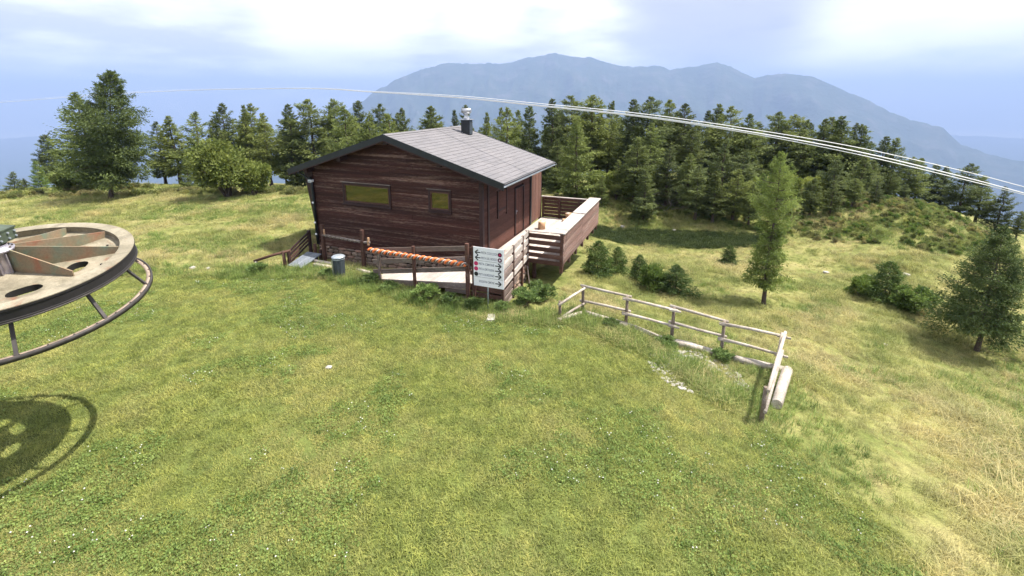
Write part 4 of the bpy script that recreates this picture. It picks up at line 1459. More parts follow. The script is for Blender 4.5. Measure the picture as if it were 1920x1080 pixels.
def spline(P, n=8):
    P = [Vector(p) for p in P]
    P = [P[0] * 2 - P[1]] + P + [P[-1] * 2 - P[-2]]
    out = []
    for i in range(1, len(P) - 2):
        for k in range(n):
            t = k / n
            p0, p1, p2, p3 = P[i-1:i+3]
            out.append(.5 * ((2 * p1) + (p2 - p0) * t + (2 * p0 - 5 * p1 + 4 * p2 - p3) * t * t + (3 * p1 - p0 - 3 * p2 + p3) * t ** 3))
    out.append(P[-2])
    # carries on past the picture
    d = (out[-1] - out[-2]).normalized()
    out += [out[-1] + d * s for s in (3, 8, 16)]
    d = (out[0] - out[1]).normalized()
    return [out[0] + d * 60] + out


for P, rr, lab in ((C1, .016, 'uppermost of the three white overhead cables crossing the picture'), (C2, .023, 'middle one of the three white overhead cables crossing the picture'), (C3, .018, 'lowest of the three white overhead cables crossing the picture')):
    sp_ = spline(P)
    c = MB().tube(sp_, [rr * float(np.interp(q.x, [-60, -14, -4, 4, 8, 13], [.55, .45, .75, .95, .85, .6])) for q in sp_], 6).build('overhead_cable', M['cable'], None, True)
    tag(c, lab, 'cable', 'overhead cables')

# ------------------------------------------------------------------ trees
def diamonds(P, D, L, W, seed, name, mat, fold=0.25):
    """one small folded blade per point: P base, D direction, L length, W width (arrays)"""
    g = np.random.default_rng(seed)
    n = len(P)
    D = D / np.maximum(np.linalg.norm(D, axis=1, keepdims=True), 1e-9)
    rnd = g.normal(size=(n, 3))
    S = np.cross(D, rnd)
    S /= np.maximum(np.linalg.norm(S, axis=1, keepdims=True), 1e-9)
    N = np.cross(S, D)
    L = np.asarray(L).reshape(-1, 1) * np.ones((n, 1)); W = np.asarray(W).reshape(-1, 1) * np.ones((n, 1))
    mid = P + D * L * .45
    a = mid + S * W * .5 + N * W * fold; b = mid - S * W * .5 + N * W * fold
    tip = P + D * L
    V = np.stack([P, a, tip, b], axis=1).reshape(-1, 3)
    me = bpy.data.meshes.new(name)
    me.vertices.add(n * 4)
    me.vertices.foreach_set('co', V.astype(np.float32).ravel())
    idx = np.arange(n) * 4
    tri = np.stack([idx, idx + 1, idx + 2, idx, idx + 2, idx + 3], axis=1).reshape(-1)
    me.loops.add(n * 6)
    me.loops.foreach_set('vertex_index', tri.astype(np.int32))
    me.polygons.add(n * 2)
    me.polygons.foreach_set('loop_start', np.arange(0, n * 6, 3, dtype=np.int32))
    me.polygons.foreach_set('loop_total', np.full(n * 2, 3, dtype=np.int32))
    me.update(calc_edges=True)
    me.materials.append(mat)
    return me


PROF = {
    'S': lambda t: (1 - t) ** .66 * (0.55 + .45 * min(1, t * 5)) + .02,
    'B': lambda t: (1 - t) ** .62 * (0.62 + .38 * min(1, t * 6)) + .03,
    'L': lambda t: (0.45 + .55 * min(1, t * 3.2)) * (1 - t ** 2.0) ** 1.0 + .02,
    'P': lambda t: (0.40 + .60 * min(1, t * 2.6)) * (1 - t ** 2.8) ** .9 + .02,
    'G': lambda t: (0.62 + .38 * min(1, t * 6)) * (1 - t ** 1.7) ** .75 + .03,
}


def conifer(kind, seed, aspect, n_br, per, base_t, mat, leaf, ragged=.35, droop=.12, name='conifer', prof=None, bend=0.0, gaps=0.0, lw=.34):
    """unit-height conifer: returns trunk mesh and crown mesh. aspect = crown width / height"""
    g = np.random.default_rng(seed)
    prof = prof or PROF[kind]
    R = aspect / 2
    tb = MB()
    pts = []; rr = []
    wob = g.normal(size=(9, 2)) * .006

    def axis(t):
        return np.array([bend * t * t + np.interp(t, np.linspace(0, 1, 9), wob[:, 0]), np.interp(t, np.linspace(0, 1, 9), wob[:, 1]), t])
    for t in np.linspace(0, 1, 9):
        q = axis(t) if t > 0 else np.array([0, 0, -.04])
        pts.append(tuple(q)); rr.append(max(.0018, .019 * (1 - t) ** .85 * (1.35 if t == 0 else 1)))
    tb.tube(pts, rr, 7)
    Ps, Ds, Ls = [], [], []
    sector = g.uniform(.65, 1.25, size=(6, 8))
    for i in range(n_br):
        u = (i + g.random()) / n_br
        t = base_t + (1 - base_t) * u ** .92
        az = i * 2.399963 + g.normal() * .35
        tt = (t - base_t) / (1 - base_t)
        sec = sector[min(5, int(tt * 6)), int((az % (2 * pi)) / (2 * pi) * 8) % 8]
        if g.random() < gaps:
            continue
        ln = R * prof(tt) * (1 - ragged + 2 * ragged * g.random()) * sec
        ln = max(ln, .012)
        per_b = max(6, int(per * min(1.25, .18 + .95 * ln / R)))
        up = -.22 + .75 * tt ** 1.3 + g.normal() * .10
        d = np.array([cos(az) * cos(up), sin(az) * cos(up), sin(up)])
        lat = np.array([-sin(az), cos(az), 0])
        p0 = axis(t)
        s = np.sqrt(g.random(per_b)) * .95 + .06
        cur = p0 + d * ln * s[:, None] + np.array([0, 0, -1.0]) * (droop * ln * np.sin(np.minimum(s, 1) * pi) * 1.2)[:, None]
        off = g.normal(size=per_b) * .22 * ln * (1.15 - s * .7)
        P = cur + lat * off[:, None] + g.normal(size=(per_b, 3)) * np.array([.08, .08, .05]) * ln + np.array([0, 0, -1]) * (np.abs(g.normal(size=per_b)) * .05 * ln)[:, None]
        D = d * .9 + lat * (np.sign(off) * .6)[:, None] + g.normal(size=(per_b, 3)) * .55 + np.array([0, 0, -.18])
        Ps.append(P); Ds.append(D); Ls.append(np.full(per_b, leaf * (1.1 - .55 * tt)) * g.uniform(.6, 1.35, per_b))
        if i % 2 == 0:
            e = p0 + d * ln * .85 + np.array([0, 0, -droop * ln * .5])
            tb.tube([tuple(p0), tuple((p0 + e) / 2 + np.array([0, 0, -droop * ln * .3])), tuple(e)], [.0035 * (1.2 - tt), .0022, .0008], 4, cap=False)
    # leading shoot
    k = int(per * .35)
    t = g.uniform(.94, 1.0, k)
    P = np.stack([axis(q) for q in t]) + g.normal(size=(k, 3)) * .003
    Ps.append(P); Ds.append(np.array([0, 0, .8]) + g.normal(size=(k, 3)) * .5); Ls.append(np.full(k, leaf) * .42)
    P = np.concatenate(Ps); D = np.concatenate(Ds); L = np.concatenate(Ls)
    crown = diamonds(P, D, L, L * lw, seed + 1, name + '_crown', mat)
    trunk = tb.mesh(name + '_trunk')
    trunk.materials.append(M['bark'])
    trunk.polygons.foreach_set('use_smooth', [True] * len(trunk.polygons))
    return trunk, crown


KN = {'S': ('spruce_tree', 'spruce', 'pine'), 'P': ('pine_tree', 'pine', 'spruce'), 'L': ('larch_tree', 'larch', 'pine'), 'B': ('young_conifer', 'bright', 'larch')}
VAR = {}
for k, asp, nbr, per, bt, lf, rg, dr, mats in (('S', .34, 170, 100, .07, .031, .30, .20, ('spruce', 'spruce', 'pine')), ('P', .36, 155, 115, .12, .031, .36, .10, ('pine', 'spruce', 'pine')), ('L', .36, 160, 100, .08, .031, .40, .12, ('larch', 'pine', 'larch')), ('B', .42, 150, 85, .03, .036, .25, .08, ('bright', 'larch', 'bright'))):
    VAR[k] = [conifer(k, 100 + 17 * v + ord(k), asp, nbr, per, bt + (0, .06, .12, .04, .16)[v] * (k != 'B'), M[(mats + mats)[v]], lf, rg + (.0, .12, .08, .18, .14)[v], dr + (.0, .06, -.04, .10, .02)[v], KN[k][0], gaps=(.06, .22, .14, .30, .18)[v] if k != 'B' else .04, bend=(.0, .02, -.02, .015, -.01)[v]) for v in range(5)]
ASP = {'S': .34, 'P': .36, 'L': .36, 'B': .42}

TREES = [
    (-49.91, 46.00, -0.56, 1.38, 'S', 'tiny dark spruce at the far left end of the meadow crest'),
    (-49.98, 47.00, -1.43, 1.31, 'S', 'tiny dark conifer just right of the leftmost spruce on the crest'),
    (-42.08, 41.00, 1.15, 1.69, 'B', 'bright green young conifer left of the tall thin dark spruce'),
    (-44.55, 45.00, 3.13, 2.24, 'S', 'thin dark spruce at the left edge of the wood, left of the biggest tree'),
    (-30.84, 34.00, 6.90, 3.17, 'L', 'ragged conifer with a long bare branch, close left of the biggest tree'),
    (-33.17, 44.00, 4.43, 1.98, 'L', 'slim conifer close behind the right flank of the biggest left tree'),
    (-30.93, 43.00, 4.95, 2.41, 'S', 'tall dark spruce with gaps in its crown right of the biggest tree'),
    (-28.17, 42.00, 5.36, 2.73, 'L', 'tall loose conifer behind the small bright young spruce'),
    (-24.95, 35.50, 2.07, 2.52, 'B', 'small bright green young spruce on the meadow crest left of the round bush'),
    (-26.74, 44.00, 6.02, 2.26, 'P', 'tall conifer with a narrow dense top above the round bush'),
    (-29.75, 47.00, 4.45, 1.90, 'S', 'slim conifer between two taller ones behind the round bush'),
    (-24.33, 43.00, 5.89, 1.73, 'S', 'left and thinner of the twin-topped conifers right of the round bush'),
    (-24.04, 44.00, 6.02, 2.36, 'P', 'right and denser of the twin-topped conifers right of the round bush'),
    (-21.98, 42.00, 5.22, 2.35, 'L', 'broad loose conifer just right of the twin-topped pair'),
    (-19.72, 42.00, 6.00, 2.53, 'S', 'dark conifer above the far left tip of the hut roof'),
    (-18.28, 43.00, 6.41, 3.16, 'P', 'tall broad conifer above the left slope of the hut roof'),
    (-16.55, 44.00, 6.40, 2.55, 'P', 'tall conifer above the middle of the left roof slope'),
    (-13.98, 40.00, 5.85, 2.68, 'L', 'yellow green larch above the left roof slope, right of a taller conifer'),
    (-14.81, 46.00, 6.25, 2.36, 'S', 'conifer behind the larch left of the roof peak'),
    (-12.11, 40.00, 5.19, 2.60, 'L', 'yellow green larch left of the roof peak'),
    (-12.65, 45.00, 6.01, 2.11, 'P', 'dark topped conifer behind the larch left of the roof peak'),
    (-10.62, 41.00, 5.21, 2.39, 'L', 'loose larch standing behind the roof peak'),
    (-9.62, 42.00, 5.68, 2.07, 'S', 'dark pointed spruce just right of the roof peak'),
    (-7.10, 41.00, 5.83, 2.84, 'L', 'broad olive conifer above the roof ridge left of the chimney'),
    (-5.03, 42.00, 5.50, 1.50, 'S', 'slim conifer touching the chimney on its left'),
    (-4.17, 44.00, 5.93, 1.96, 'L', 'conifer directly behind the chimney cowl'),
    (-2.20, 41.00, 5.30, 1.29, 'S', 'thin half bare conifer just right of the chimney'),
    (-0.45, 40.00, 5.76, 2.50, 'L', 'full olive conifer right of the chimney above the right roof slope'),
    (1.52, 39.00, 5.87, 2.00, 'S', 'dark spruce above the right end of the roof'),
    (3.30, 39.00, 6.46, 2.43, 'S', 'tall dark spruce just right of the hut roof'),
    (5.20, 40.00, 6.72, 3.02, 'P', 'broad topped conifer behind the pale green larch right of the hut'),
    (6.58, 39.00, 6.71, 2.69, 'P', 'tall conifer right of the pale green larch, behind the cables'),
    (8.33, 40.00, 6.28, 2.05, 'L', 'conifer between the broad topped one and the dark open spruce right of the hut'),
    (4.53, 32.50, 5.19, 2.85, 'B', 'pale green full larch standing in front of the wood right of the hut'),
    (9.73, 38.00, 6.42, 2.37, 'S', 'dark open spruce with bare limbs left of the tallest conifer of the right wood'),
    (10.90, 38.00, 6.62, 2.70, 'P', 'tall dense conifer at the left middle of the right wood'),
    (10.18, 34.50, 4.73, 3.19, 'L', 'broad conifer in front of the tall dense one in the right wood'),
    (12.94, 39.00, 6.37, 2.34, 'P', 'dense topped conifer left of the cable crossing in the right wood'),
    (13.90, 38.00, 6.09, 2.37, 'L', 'conifer with a bushy top in the middle of the right wood'),
    (13.24, 34.50, 4.42, 3.12, 'P', 'broad dark conifer in the front of the right wood behind the dead brush'),
    (16.38, 40.00, 5.54, 1.79, 'S', 'slim conifer in the middle of the right wood'),
    (16.84, 39.00, 6.04, 2.00, 'S', 'dark pointed conifer left of the broad crowned one in the right wood'),
    (17.19, 37.00, 5.90, 3.47, 'P', 'broad crowned conifer right of the middle of the right wood'),
    (17.92, 36.00, 5.36, 2.66, 'L', 'tall conifer behind the left flank of the lone larch'),
    (19.60, 37.50, 4.57, 1.86, 'S', 'narrow conifer rising behind the left shoulder of the lone larch'),
    (21.36, 38.00, 5.47, 2.47, 'P', 'round topped conifer behind the tip of the lone larch'),
    (22.59, 38.00, 5.22, 2.30, 'P', 'conifer with a flat wide top right of the lone larch tip'),
    (22.96, 37.00, 4.88, 1.91, 'L', 'conifer right of the flat topped one above the cables'),
    (24.64, 39.00, 4.54, 1.23, 'S', 'thin spire conifer above the cables right of the lone larch'),
    (24.49, 37.00, 4.97, 1.91, 'S', 'tall pointed spruce left of the tallest spire in the right wood'),
    (25.85, 38.00, 5.05, 1.96, 'P', 'tall full conifer next to the tallest spire in the right wood'),
    (25.17, 36.00, 5.17, 2.34, 'S', 'tallest spire of the right end of the wood'),
    (27.64, 38.00, 4.59, 1.45, 'S', 'narrow spire right of the tallest spire of the wood'),
    (26.78, 36.00, 4.57, 2.03, 'S', 'pointed spruce at the right end of the dense wood under the cables'),
    (27.85, 35.00, 3.76, 1.75, 'S', 'left of two pointed spruces standing clear at the end of the wood'),
    (28.78, 35.00, 3.69, 1.67, 'S', 'right of two pointed spruces standing clear at the end of the wood'),
    (29.29, 34.00, 2.34, 1.95, 'P', 'conifer under the cables on top of the hillock'),
    (30.94, 35.00, 2.14, 1.60, 'S', 'narrow conifer beside the one on top of the hillock'),
    (32.99, 36.00, 1.56, 1.49, 'S', 'slim conifer on the far side of the hillock'),
    (33.86, 36.00, 1.39, 1.82, 'S', 'dark conifer right of the slim one on the far side of the hillock'),
    (33.53, 34.00, 1.87, 3.28, 'P', 'wide dark conifer beyond the right slope of the hillock'),
    (35.01, 34.00, 0.96, 1.73, 'S', 'dark conifer close right of the wide one beyond the hillock'),
    (35.59, 33.00, 0.35, 2.15, 'S', 'dark conifer near the right edge of the picture beyond the hillock'),
    (36.09, 32.00, -1.23, 1.81, 'S', 'conifer cut by the right edge of the picture beyond the hillock'),
    (20.83, 31.00, 1.74, 2.00, 'P', 'dark young conifer with a pale top right of the lone larch'),
    (20.31, 31.50, 0.82, 1.46, 'S', 'dark young conifer squeezed behind the lone larch on its right'),
    (23.61, 32.00, 1.74, 1.62, 'L', 'young conifer at the front of the wood above the bank'),
    (25.75, 33.00, 2.27, 1.74, 'S', 'spruce at the front of the wood left of the hillock crest'),
    (14.24, 32.50, 1.66, 1.87, 'L', "young yellow green larch at the wood's edge left of the lone larch"),
    (8.44, 31.50, 3.83, 2.36, 'P', 'dark front conifer of the right wood just left of the dead brush'),
    (10.52, 31.20, 3.39, 2.13, 'S', 'dark front conifer of the right wood rising behind the dead brush'),
    (11.91, 31.00, 2.95, 1.91, 'L', 'front larch of the right wood just right of the dead brush'),
    (13.97, 30.60, 3.90, 2.29, 'S', 'dark front spruce of the right wood left of the lone larch'),
    (15.11, 30.20, 3.15, 1.86, 'P', 'front conifer of the right wood touching the left side of the lone larch'),
    (16.25, 29.80, 1.82, 1.72, 'B', 'pale young larch directly behind the left flank of the lone larch'),
    (20.97, 30.00, 2.79, 1.93, 'P', 'dark front conifer of the right wood above the bank, second right of the lone larch'),
    (22.88, 30.20, 2.98, 1.87, 'S', 'dark front spruce above the bank near the left end of the hillock crest'),
    (24.63, 30.00, 2.03, 1.59, 'P', 'small dark conifer on the left shoulder of the hillock'),
    (6.09, 31.00, 1.52, 1.79, 'B', 'pale young conifer right behind the far corner of the deck'),
    (8.60, 29.60, 2.09, 1.71, 'S', 'dark low front spruce at the left end of the shaded wood edge'),
    (11.83, 29.20, 2.42, 1.88, 'P', 'dark low conifer in the front shade of the wood right of the dead brush'),
    (12.83, 28.80, 2.08, 1.60, 'S', 'small dark spruce in the front shade of the wood, second right of the dead brush'),
    (13.98, 28.60, 2.24, 1.78, 'P', 'dark bushy conifer in the front shade of the wood left of the lone larch'),
    (14.70, 28.00, 1.45, 1.43, 'L', 'small pale larch at the lower edge of the wood beside the lone larch'),
    (18.42, 28.00, 1.78, 1.88, 'P', 'dark bushy conifer low on the bank right of the lone larch'),
    (19.53, 27.80, 1.71, 1.61, 'S', 'small dark spruce low on the bank, second right of the lone larch'),
    (21.10, 28.20, 1.74, 1.70, 'P', 'dark conifer low on the bank, third right of the lone larch'),
    (22.49, 28.20, 1.64, 1.57, 'S', 'small dark spruce low on the bank below the hillock trees'),
    (24.76, 28.80, 1.30, 1.47, 'P', 'small dark conifer on the hillock crest at the end of the wood edge'),
    (3.52, 36.00, 3.44, 2.45, 'S', 'dark spruce showing above the far roof corner'),
    (7.34, 32.00, 2.40, 1.47, 'L', "small pale larch at the wood's edge right of the deck"),
]



def plant(kind, x, y, h, w, label, cat, group, meshes, name, rz=None, lean=(0, 0), rel=None):
    tr, cr = meshes
    e = empty(name, (x, y, gz(x, y) - .03 * h * 0), 0, label, cat, group)
    s = w / (h * rel)
    e.scale = (h * s, h * s, h)
    e.rotation_euler = (lean[0], lean[1], rng.uniform(0, 6.28) if rz is None else rz)
    a = link('trunk', tr, None, e)
    b = link('crown', cr, None, e)
    return e


cnt_v = 0
for x, y, ztop, w, k, lab in TREES:
    g0 = gz(x, y)
    h = ztop - g0
    w2 = min(max(w * 1.28, h * .20), h * .5)
    cnt_v += 1
    plant(k, x, y, h, w2, lab, 'tree', 'trees of the wood behind the hut', VAR[k][cnt_v % 5], KN[k][0], rel=ASP[k])
# deeper trees of the wood that nothing tells apart
fr_rng = np.random.default_rng(77)
for side, n, xr, yr, lab, grp in (('left', 28, (-36, 2), (45, 58), 'conifer deep in the wood left of the chimney, half hidden by the front trees', 'deep trees of the left wood'),
                                  ('right', 32, (3, 33), (41, 54), 'conifer deep in the wood right of the hut, half hidden by the front trees', 'deep trees of the right wood')):
    for i in range(n):
        x = xr[0] + (xr[1] - xr[0]) * (i + fr_rng.random()) / n
        y = fr_rng.uniform(*yr)
        if side == 'right' and x > 24:
            y -= 5
        k = 'SPL'[fr_rng.integers(0, 3)]
        q_ = x / y
        lab = 'conifer deep in the wood, half hidden by the front trees, ' + ('near the biggest tree' if q_ < -.58 else 'behind the round bush' if q_ < -.42 else 'left of the hut roof' if q_ < -.27 else 'above the left roof slope' if q_ < -.12 else 'near the chimney' if q_ < .05 else 'behind the deck' if q_ < .2 else 'behind the dead brush' if q_ < .38 else 'near the lone larch' if q_ < .58 else 'above the bank' if q_ < .72 else 'beyond the hillock')
        g0 = gz(x, y)
        # crown tops stay a little under those of the front row
        top = np.interp(x, [-40, -30, 0, 20, 26, 34], [2.0, 4.4, 5.0, 4.8, 2.6, -0.5]) + fr_rng.uniform(-1.3, .5)
        h = max(4.5, top - g0)
        plant(k, x, y, h, h * fr_rng.uniform(.27, .36), lab, 'tree', grp, VAR[k][fr_rng.integers(0, 5)], KN[k][0], rel=ASP[k])

# --- the three solitary trees
big = conifer('G', 501, .62, 270, 220, .23, foliage('big_tree_needles', (0.058, 0.085, 0.028), (0.135, 0.175, 0.054), .33, 1.1, .05), .024, .34, .10, 'big_larch', gaps=.03, prof=lambda t: (0.60 + .40 * min(1, t * 4)) * (1 - t ** 1.9) ** .85 * (1 - .18 * t) + .05)
g0 = gz(-26.4, 30.0)
plant('G', -26.4, 30.0, 8.25 - g0, 4.15, 'tallest and broadest dark green tree standing alone on the left meadow crest', 'tree', None, big, 'larch_tree', rz=0.0, lean=(0, .20), rel=.62)
def mid_prof(t):
    return float(np.interp(t, [0, .08, .22, .38, .46, .60, .75, .90, 1], [.45, .80, .85, .62, .55, .95, .82, .36, .05]))
midt = conifer('L', 611, .36, 230, 150, .14, foliage('lone_larch_needles', (0.125, 0.175, 0.044), (0.270, 0.335, 0.090), .42, 1.4, .05), .021, .44, .08, 'lone_larch', prof=mid_prof, gaps=.04)
g0 = gz(9.9, 16.7)
plant('L', 9.75, 16.7, 4.62 - g0, 1.4, 'lone slender yellow green larch on the right meadow in front of the wood', 'tree', None, midt, 'larch_tree', rz=0.0, lean=(0, -.02), rel=.36)
def right_prof(t):
    return float(np.interp(t, [0, .06, .18, .30, .55, .8, 1], [.80, 1.0, .95, .72, .66, .42, .08]))
rtt = conifer('S', 707, .62, 230, 230, .22, foliage('right_tree_needles', (0.062, 0.098, 0.032), (0.140, 0.185, 0.058), .34, 1.4, .05), .024, .32, .10, 'right_conifer', prof=right_prof, gaps=.05)
g0 = gz(16.05, 14.5)
plant('S', 16.05, 14.5, 2.45 - g0, 2.35, 'dark green lone conifer with a bare trunk foot near the right edge of the meadow', 'tree', None, rtt, 'pine_tree', rz=0.0, lean=(0, -.03), rel=.62)


# ------------------------------------------------------------------ bushes and shrubs
def bush_mesh(seed, n, mat, leaf, lobes=9, flat=1.0, lw=.55, spiky=0.0, rr=(.16, .27)):
    g = np.random.default_rng(seed)
    Ps, Ds = [], []
    tb = MB()
    for i in range(lobes):
        a = g.uniform(0, 2 * pi); r = sqrt(g.random()) * .33
        c = np.array([r * cos(a), r * sin(a), g.uniform(.16 if rr[0] < .12 else .30, .80) * (1 - .5 * r)])
        rad_ = g.uniform(*rr)
        m_ = n // lobes
        d = g.normal(size=(m_, 3)); d /= np.linalg.norm(d, axis=1, keepdims=True)
        q = c + d * rad_ * (g.random(m_) ** .45)[:, None] * np.array([1, 1, .95])
        q[:, 2] = np.abs(q[:, 2])
        Ps.append(q); Ds.append(d * (1.0 - .4 * spiky) + g.normal(size=(m_, 3)) * .7 + np.array([0, 0, .25 + spiky]))
        for k in range(3):
            e = c + g.normal(size=3) * .08
            tb.tube([(0.03 * cos(a), .03 * sin(a), -.03), tuple(c * .5), tuple(e)], [.012, .008, .003], 4, cap=False)
    me = diamonds(np.concatenate(Ps), np.concatenate(Ds), leaf * g.uniform(.6, 1.3, (n // lobes) * lobes), leaf * lw * g.uniform(.6, 1.2, (n // lobes) * lobes), seed + 3, 'bush_crown', mat)
    st = tb.mesh('bush_stems')
    st.materials.append(M['bark'])
    return st, me


def bush(name, x, y, w, h, label, cat, group, meshes):
    e = empty(name, (x, y, gz(x, y)), rng.uniform(0, 6.28), label, cat, group)
    e.scale = (w, w, h)
    link('stems', meshes[0], None, e)
    link('foliage', meshes[1], None, e)
    return e


LEAFY = [bush_mesh(900 + k, 9000, M['leaf'], .062, 16) for k in range(2)]
SHRUB = [bush_mesh(930 + k, 3600, M['shrub'], .10, 15, spiky=.5, lw=.36, rr=(.10, .19)) for k in range(3)]
WEED = [bush_mesh(960 + k, 1500, M['nettle'], .13, 20, spiky=1.1, lw=.36, rr=(.07, .15)) for k in range(3)]
YOUNG = [conifer('B', 820 + k, .95, 130, 80, .02, M['darkshrub'], .080, .28, .02, 'young_spruce', lw=.26) for k in range(2)]
HEATH = bush_mesh(990, 700, M['heath'], .16, 6, lw=.5)

bush('round_bush', -18.7, 30.1, 3.9, 4.1, 'large round yellow green broadleaf bush on the left meadow crest', 'bush', None, LEAFY[0])
bush('leafy_bush', -17.2, 30.5, 2.4, 2.6, 'lower right hand bulge bush growing against the large round bush', 'bush', None, LEAFY[1])
bush('leafy_bush', -33.8, 34.8, 2.2, 1.9, 'yellow green bush below the trees at the far left of the crest', 'bush', None, LEAFY[1])
bush('leafy_bush', -31.0, 35.0, 3.4, 2.6, 'bush at the foot of the ragged conifer left of the biggest tree', 'bush', None, LEAFY[0])
for x, y, w, h, v, lab in ((3.64, 18.7, 1.45, 1.4, 0, 'dark green shrub nearest the deck, first of the row on the right meadow'), (4.65, 19.4, 1.0, 1.15, 1, 'small pointed shrub second in the row from the deck'),
                           (5.35, 18.5, .95, 1.1, 2, 'small shrub in the middle of the row from the deck'), (5.75, 17.55, 1.35, 1.35, 0, 'dark bushy shrub fourth in the row from the deck'),
                           (6.45, 17.15, 1.45, 1.1, 1, 'wide low shrub at the right end of the row from the deck'), (10.73, 21.8, .95, .9, 2, 'single small shrub left of the lone larch in the open meadow'),
                           (14.8, 18.4, 1.3, 1.15, 0, 'left shrub of the clump of three between larch and right tree'), (15.6, 18.1, 1.55, 1.45, 1, 'tallest middle shrub of the clump of three on the right meadow'),
                           (15.75, 16.95, 1.85, 1.3, 2, 'widest nearest shrub of the clump of three on the right meadow')):
    if v == 1 or w < 1.0 or x < 4:
        plant('B', x, y, h * 1.12, w * 1.0, lab, 'shrub', 'shrubs on the right meadow', YOUNG[v % 2], 'young_spruce', rel=.95)
    else:
        bush('meadow_shrub', x, y, w, h, lab, 'shrub', 'shrubs on the right meadow', SHRUB[v])
for x, y, w, h, v, lab in ((8.6, 32.0, 2.4, 2.6, 0, 'pale leafy bush at the wood edge just right of the deck'), (7.4, 32.4, 1.9, 2.0, 1, 'lower leafy bush behind the far corner of the deck'),
                           (6.4, 33.2, 2.0, 1.8, 0, 'dark low bush under the pale larch behind the deck'), (13.3, 31.6, 2.0, 1.7, 1, 'green bush at the wood edge right of the dead brush'),
                           (16.2, 31.2, 2.0, 1.9, 0, 'bush in the shade of the wood left of the lone larch'), (18.4, 30.6, 1.8, 2.0, 1, 'bush in the shade behind the lone larch'), (22.3, 30.4, 1.8, 1.3, 0, 'low bush at the foot of the spruces on the hillock'),
                           (20.3, 30.8, 1.7, 1.6, 1, 'bush at the wood edge right of the dark young conifer')):
    bush('leafy_bush', x, y, w, h, lab, 'bush', 'bushes along the edge of the right wood', LEAFY[v])
for x, y, w, h, v, lab in ((-2.86, 14.42, 1.15, .85, 0, 'leafy weed clump growing against the boardwalk bearer'), (-2.0, 14.2, .9, .6, 1, 'lower weed clump right of the tall one against the boardwalk'), (-1.25, 13.85, .8, .6, 2, 'weeds at the foot of the double post left of the sign'),
                           (0.45, 14.4, 1.15, .95, 0, 'leafy weed clump right of the sign at the boardwalk abutment'), (1.05, 15.2, 1.3, 1.0, 1, 'tall weeds under the near end of the deck'), (-9.75, 16.75, .9, .65, 2, 'dark leafy plant at the lower end of the log handrail'),
                           (-5.2, 15.85, 1.0, .5, 1, 'weeds between the litter bin and the boardwalk'), (-6.9, 16.5, .9, .4, 0, 'low weeds left of the litter bin'), (-4.3, 15.3, .9, .4, 2, 'low weeds under the left end of the boardwalk'),
                           (-0.3, 13.75, .7, .5, 1, 'weeds behind the sign pole'), (3.1, 13.2, .7, .4, 0, 'dark weeds beside the second fence post'), (4.55, 12.35, .8, .45, 2, 'weeds beside the middle fence post'), (6.0, 11.85, .8, .5, 1, 'weeds beside the fourth fence post')):
    bush('weed_clump', x, y, w * .95, h * .82, lab, 'weeds', 'weed clumps round the hut and fence', WEED[v])


# dead brush
def sticks(seed, n, r):
    g = np.random.default_rng(seed)
    m = MB()
    for i in range(n):
        a = g.uniform(0, 2 * pi); up = g.uniform(.1, 1.3)
        p = np.array([g.normal() * r * .35, g.normal() * r * .35, 0])
        d = np.array([cos(a) * cos(up), sin(a) * cos(up), sin(up)])
        L = r * g.uniform(.5, 1.3)
        q = p + d * L * .5 + g.normal(size=3) * .06
        e = p + d * L + g.normal(size=3) * .1
        e[2] = max(e[2], .03)
        m.tube([tuple(p), tuple(q), tuple(e)], [.022, .015, .005], 5, cap=False)
        for k in range(3):
            t = e + g.normal(size=3) * .25
            m.tube([tuple(q), tuple(t)], [.008, .003], 4, cap=False)
    return m


o = sticks(5, 46, 1.35).build('dead_brush', M['deadwood']); o.location = (10.6, 31.4, gz(10.6, 31.4) - .05)
tag(o, 'tangle of dead grey branches at the shaded edge of the right wood', 'dead brush')
o = sticks(8, 16, .8).build('dead_brush', M['deadwood']); o.location = (9.1, 31.3, gz(9.1, 31.3) - .05)
tag(o, 'smaller heap of dead grey twigs left of the larger tangle', 'dead brush')

# stones lying in the grass
for i, (x, y, s, lab) in enumerate(((7.1, 28.9, .30, 'pale stone in the dark hollow nearest the deck'), (10.2, 28.2, .24, 'pale stone in the middle of the dark hollow'), (16.9, 20.7, .26, 'pale stone left of a group at the foot of the bank'), (17.6, 20.6, .34, 'largest pale stone at the foot of the bank'),
                                    (18.4, 20.4, .28, 'pale stone right of the largest one at the foot of the bank'), (15.2, 21.2, .26, 'pale stone on the bank foot right of the lone larch'), (12.4, 14.0, .16, 'small white stone in the dry meadow below the clump of shrubs'), (-4.5, 10.2, .16, 'small pale brick in the middle of the mown lawn'),
                                    (-12.6, 17.3, .22, 'pale stone at the edge of lawn and meadow behind the lift wheel'), (-11.9, 17.2, .18, 'smaller pale stone right of the one behind the lift wheel'))):
    o = link('field_stone', random.choice(stone_meshes).copy(), None)
    o.data.materials.clear(); o.data.materials.append(M['concrete'])
    o.location = (x, y, gz(x, y) + s * .12); o.scale = (s, s * .8, s * .5); o.rotation_euler = (0, .1, i * 1.3)
    tag(o, lab, 'stone', 'stones lying in the grass')


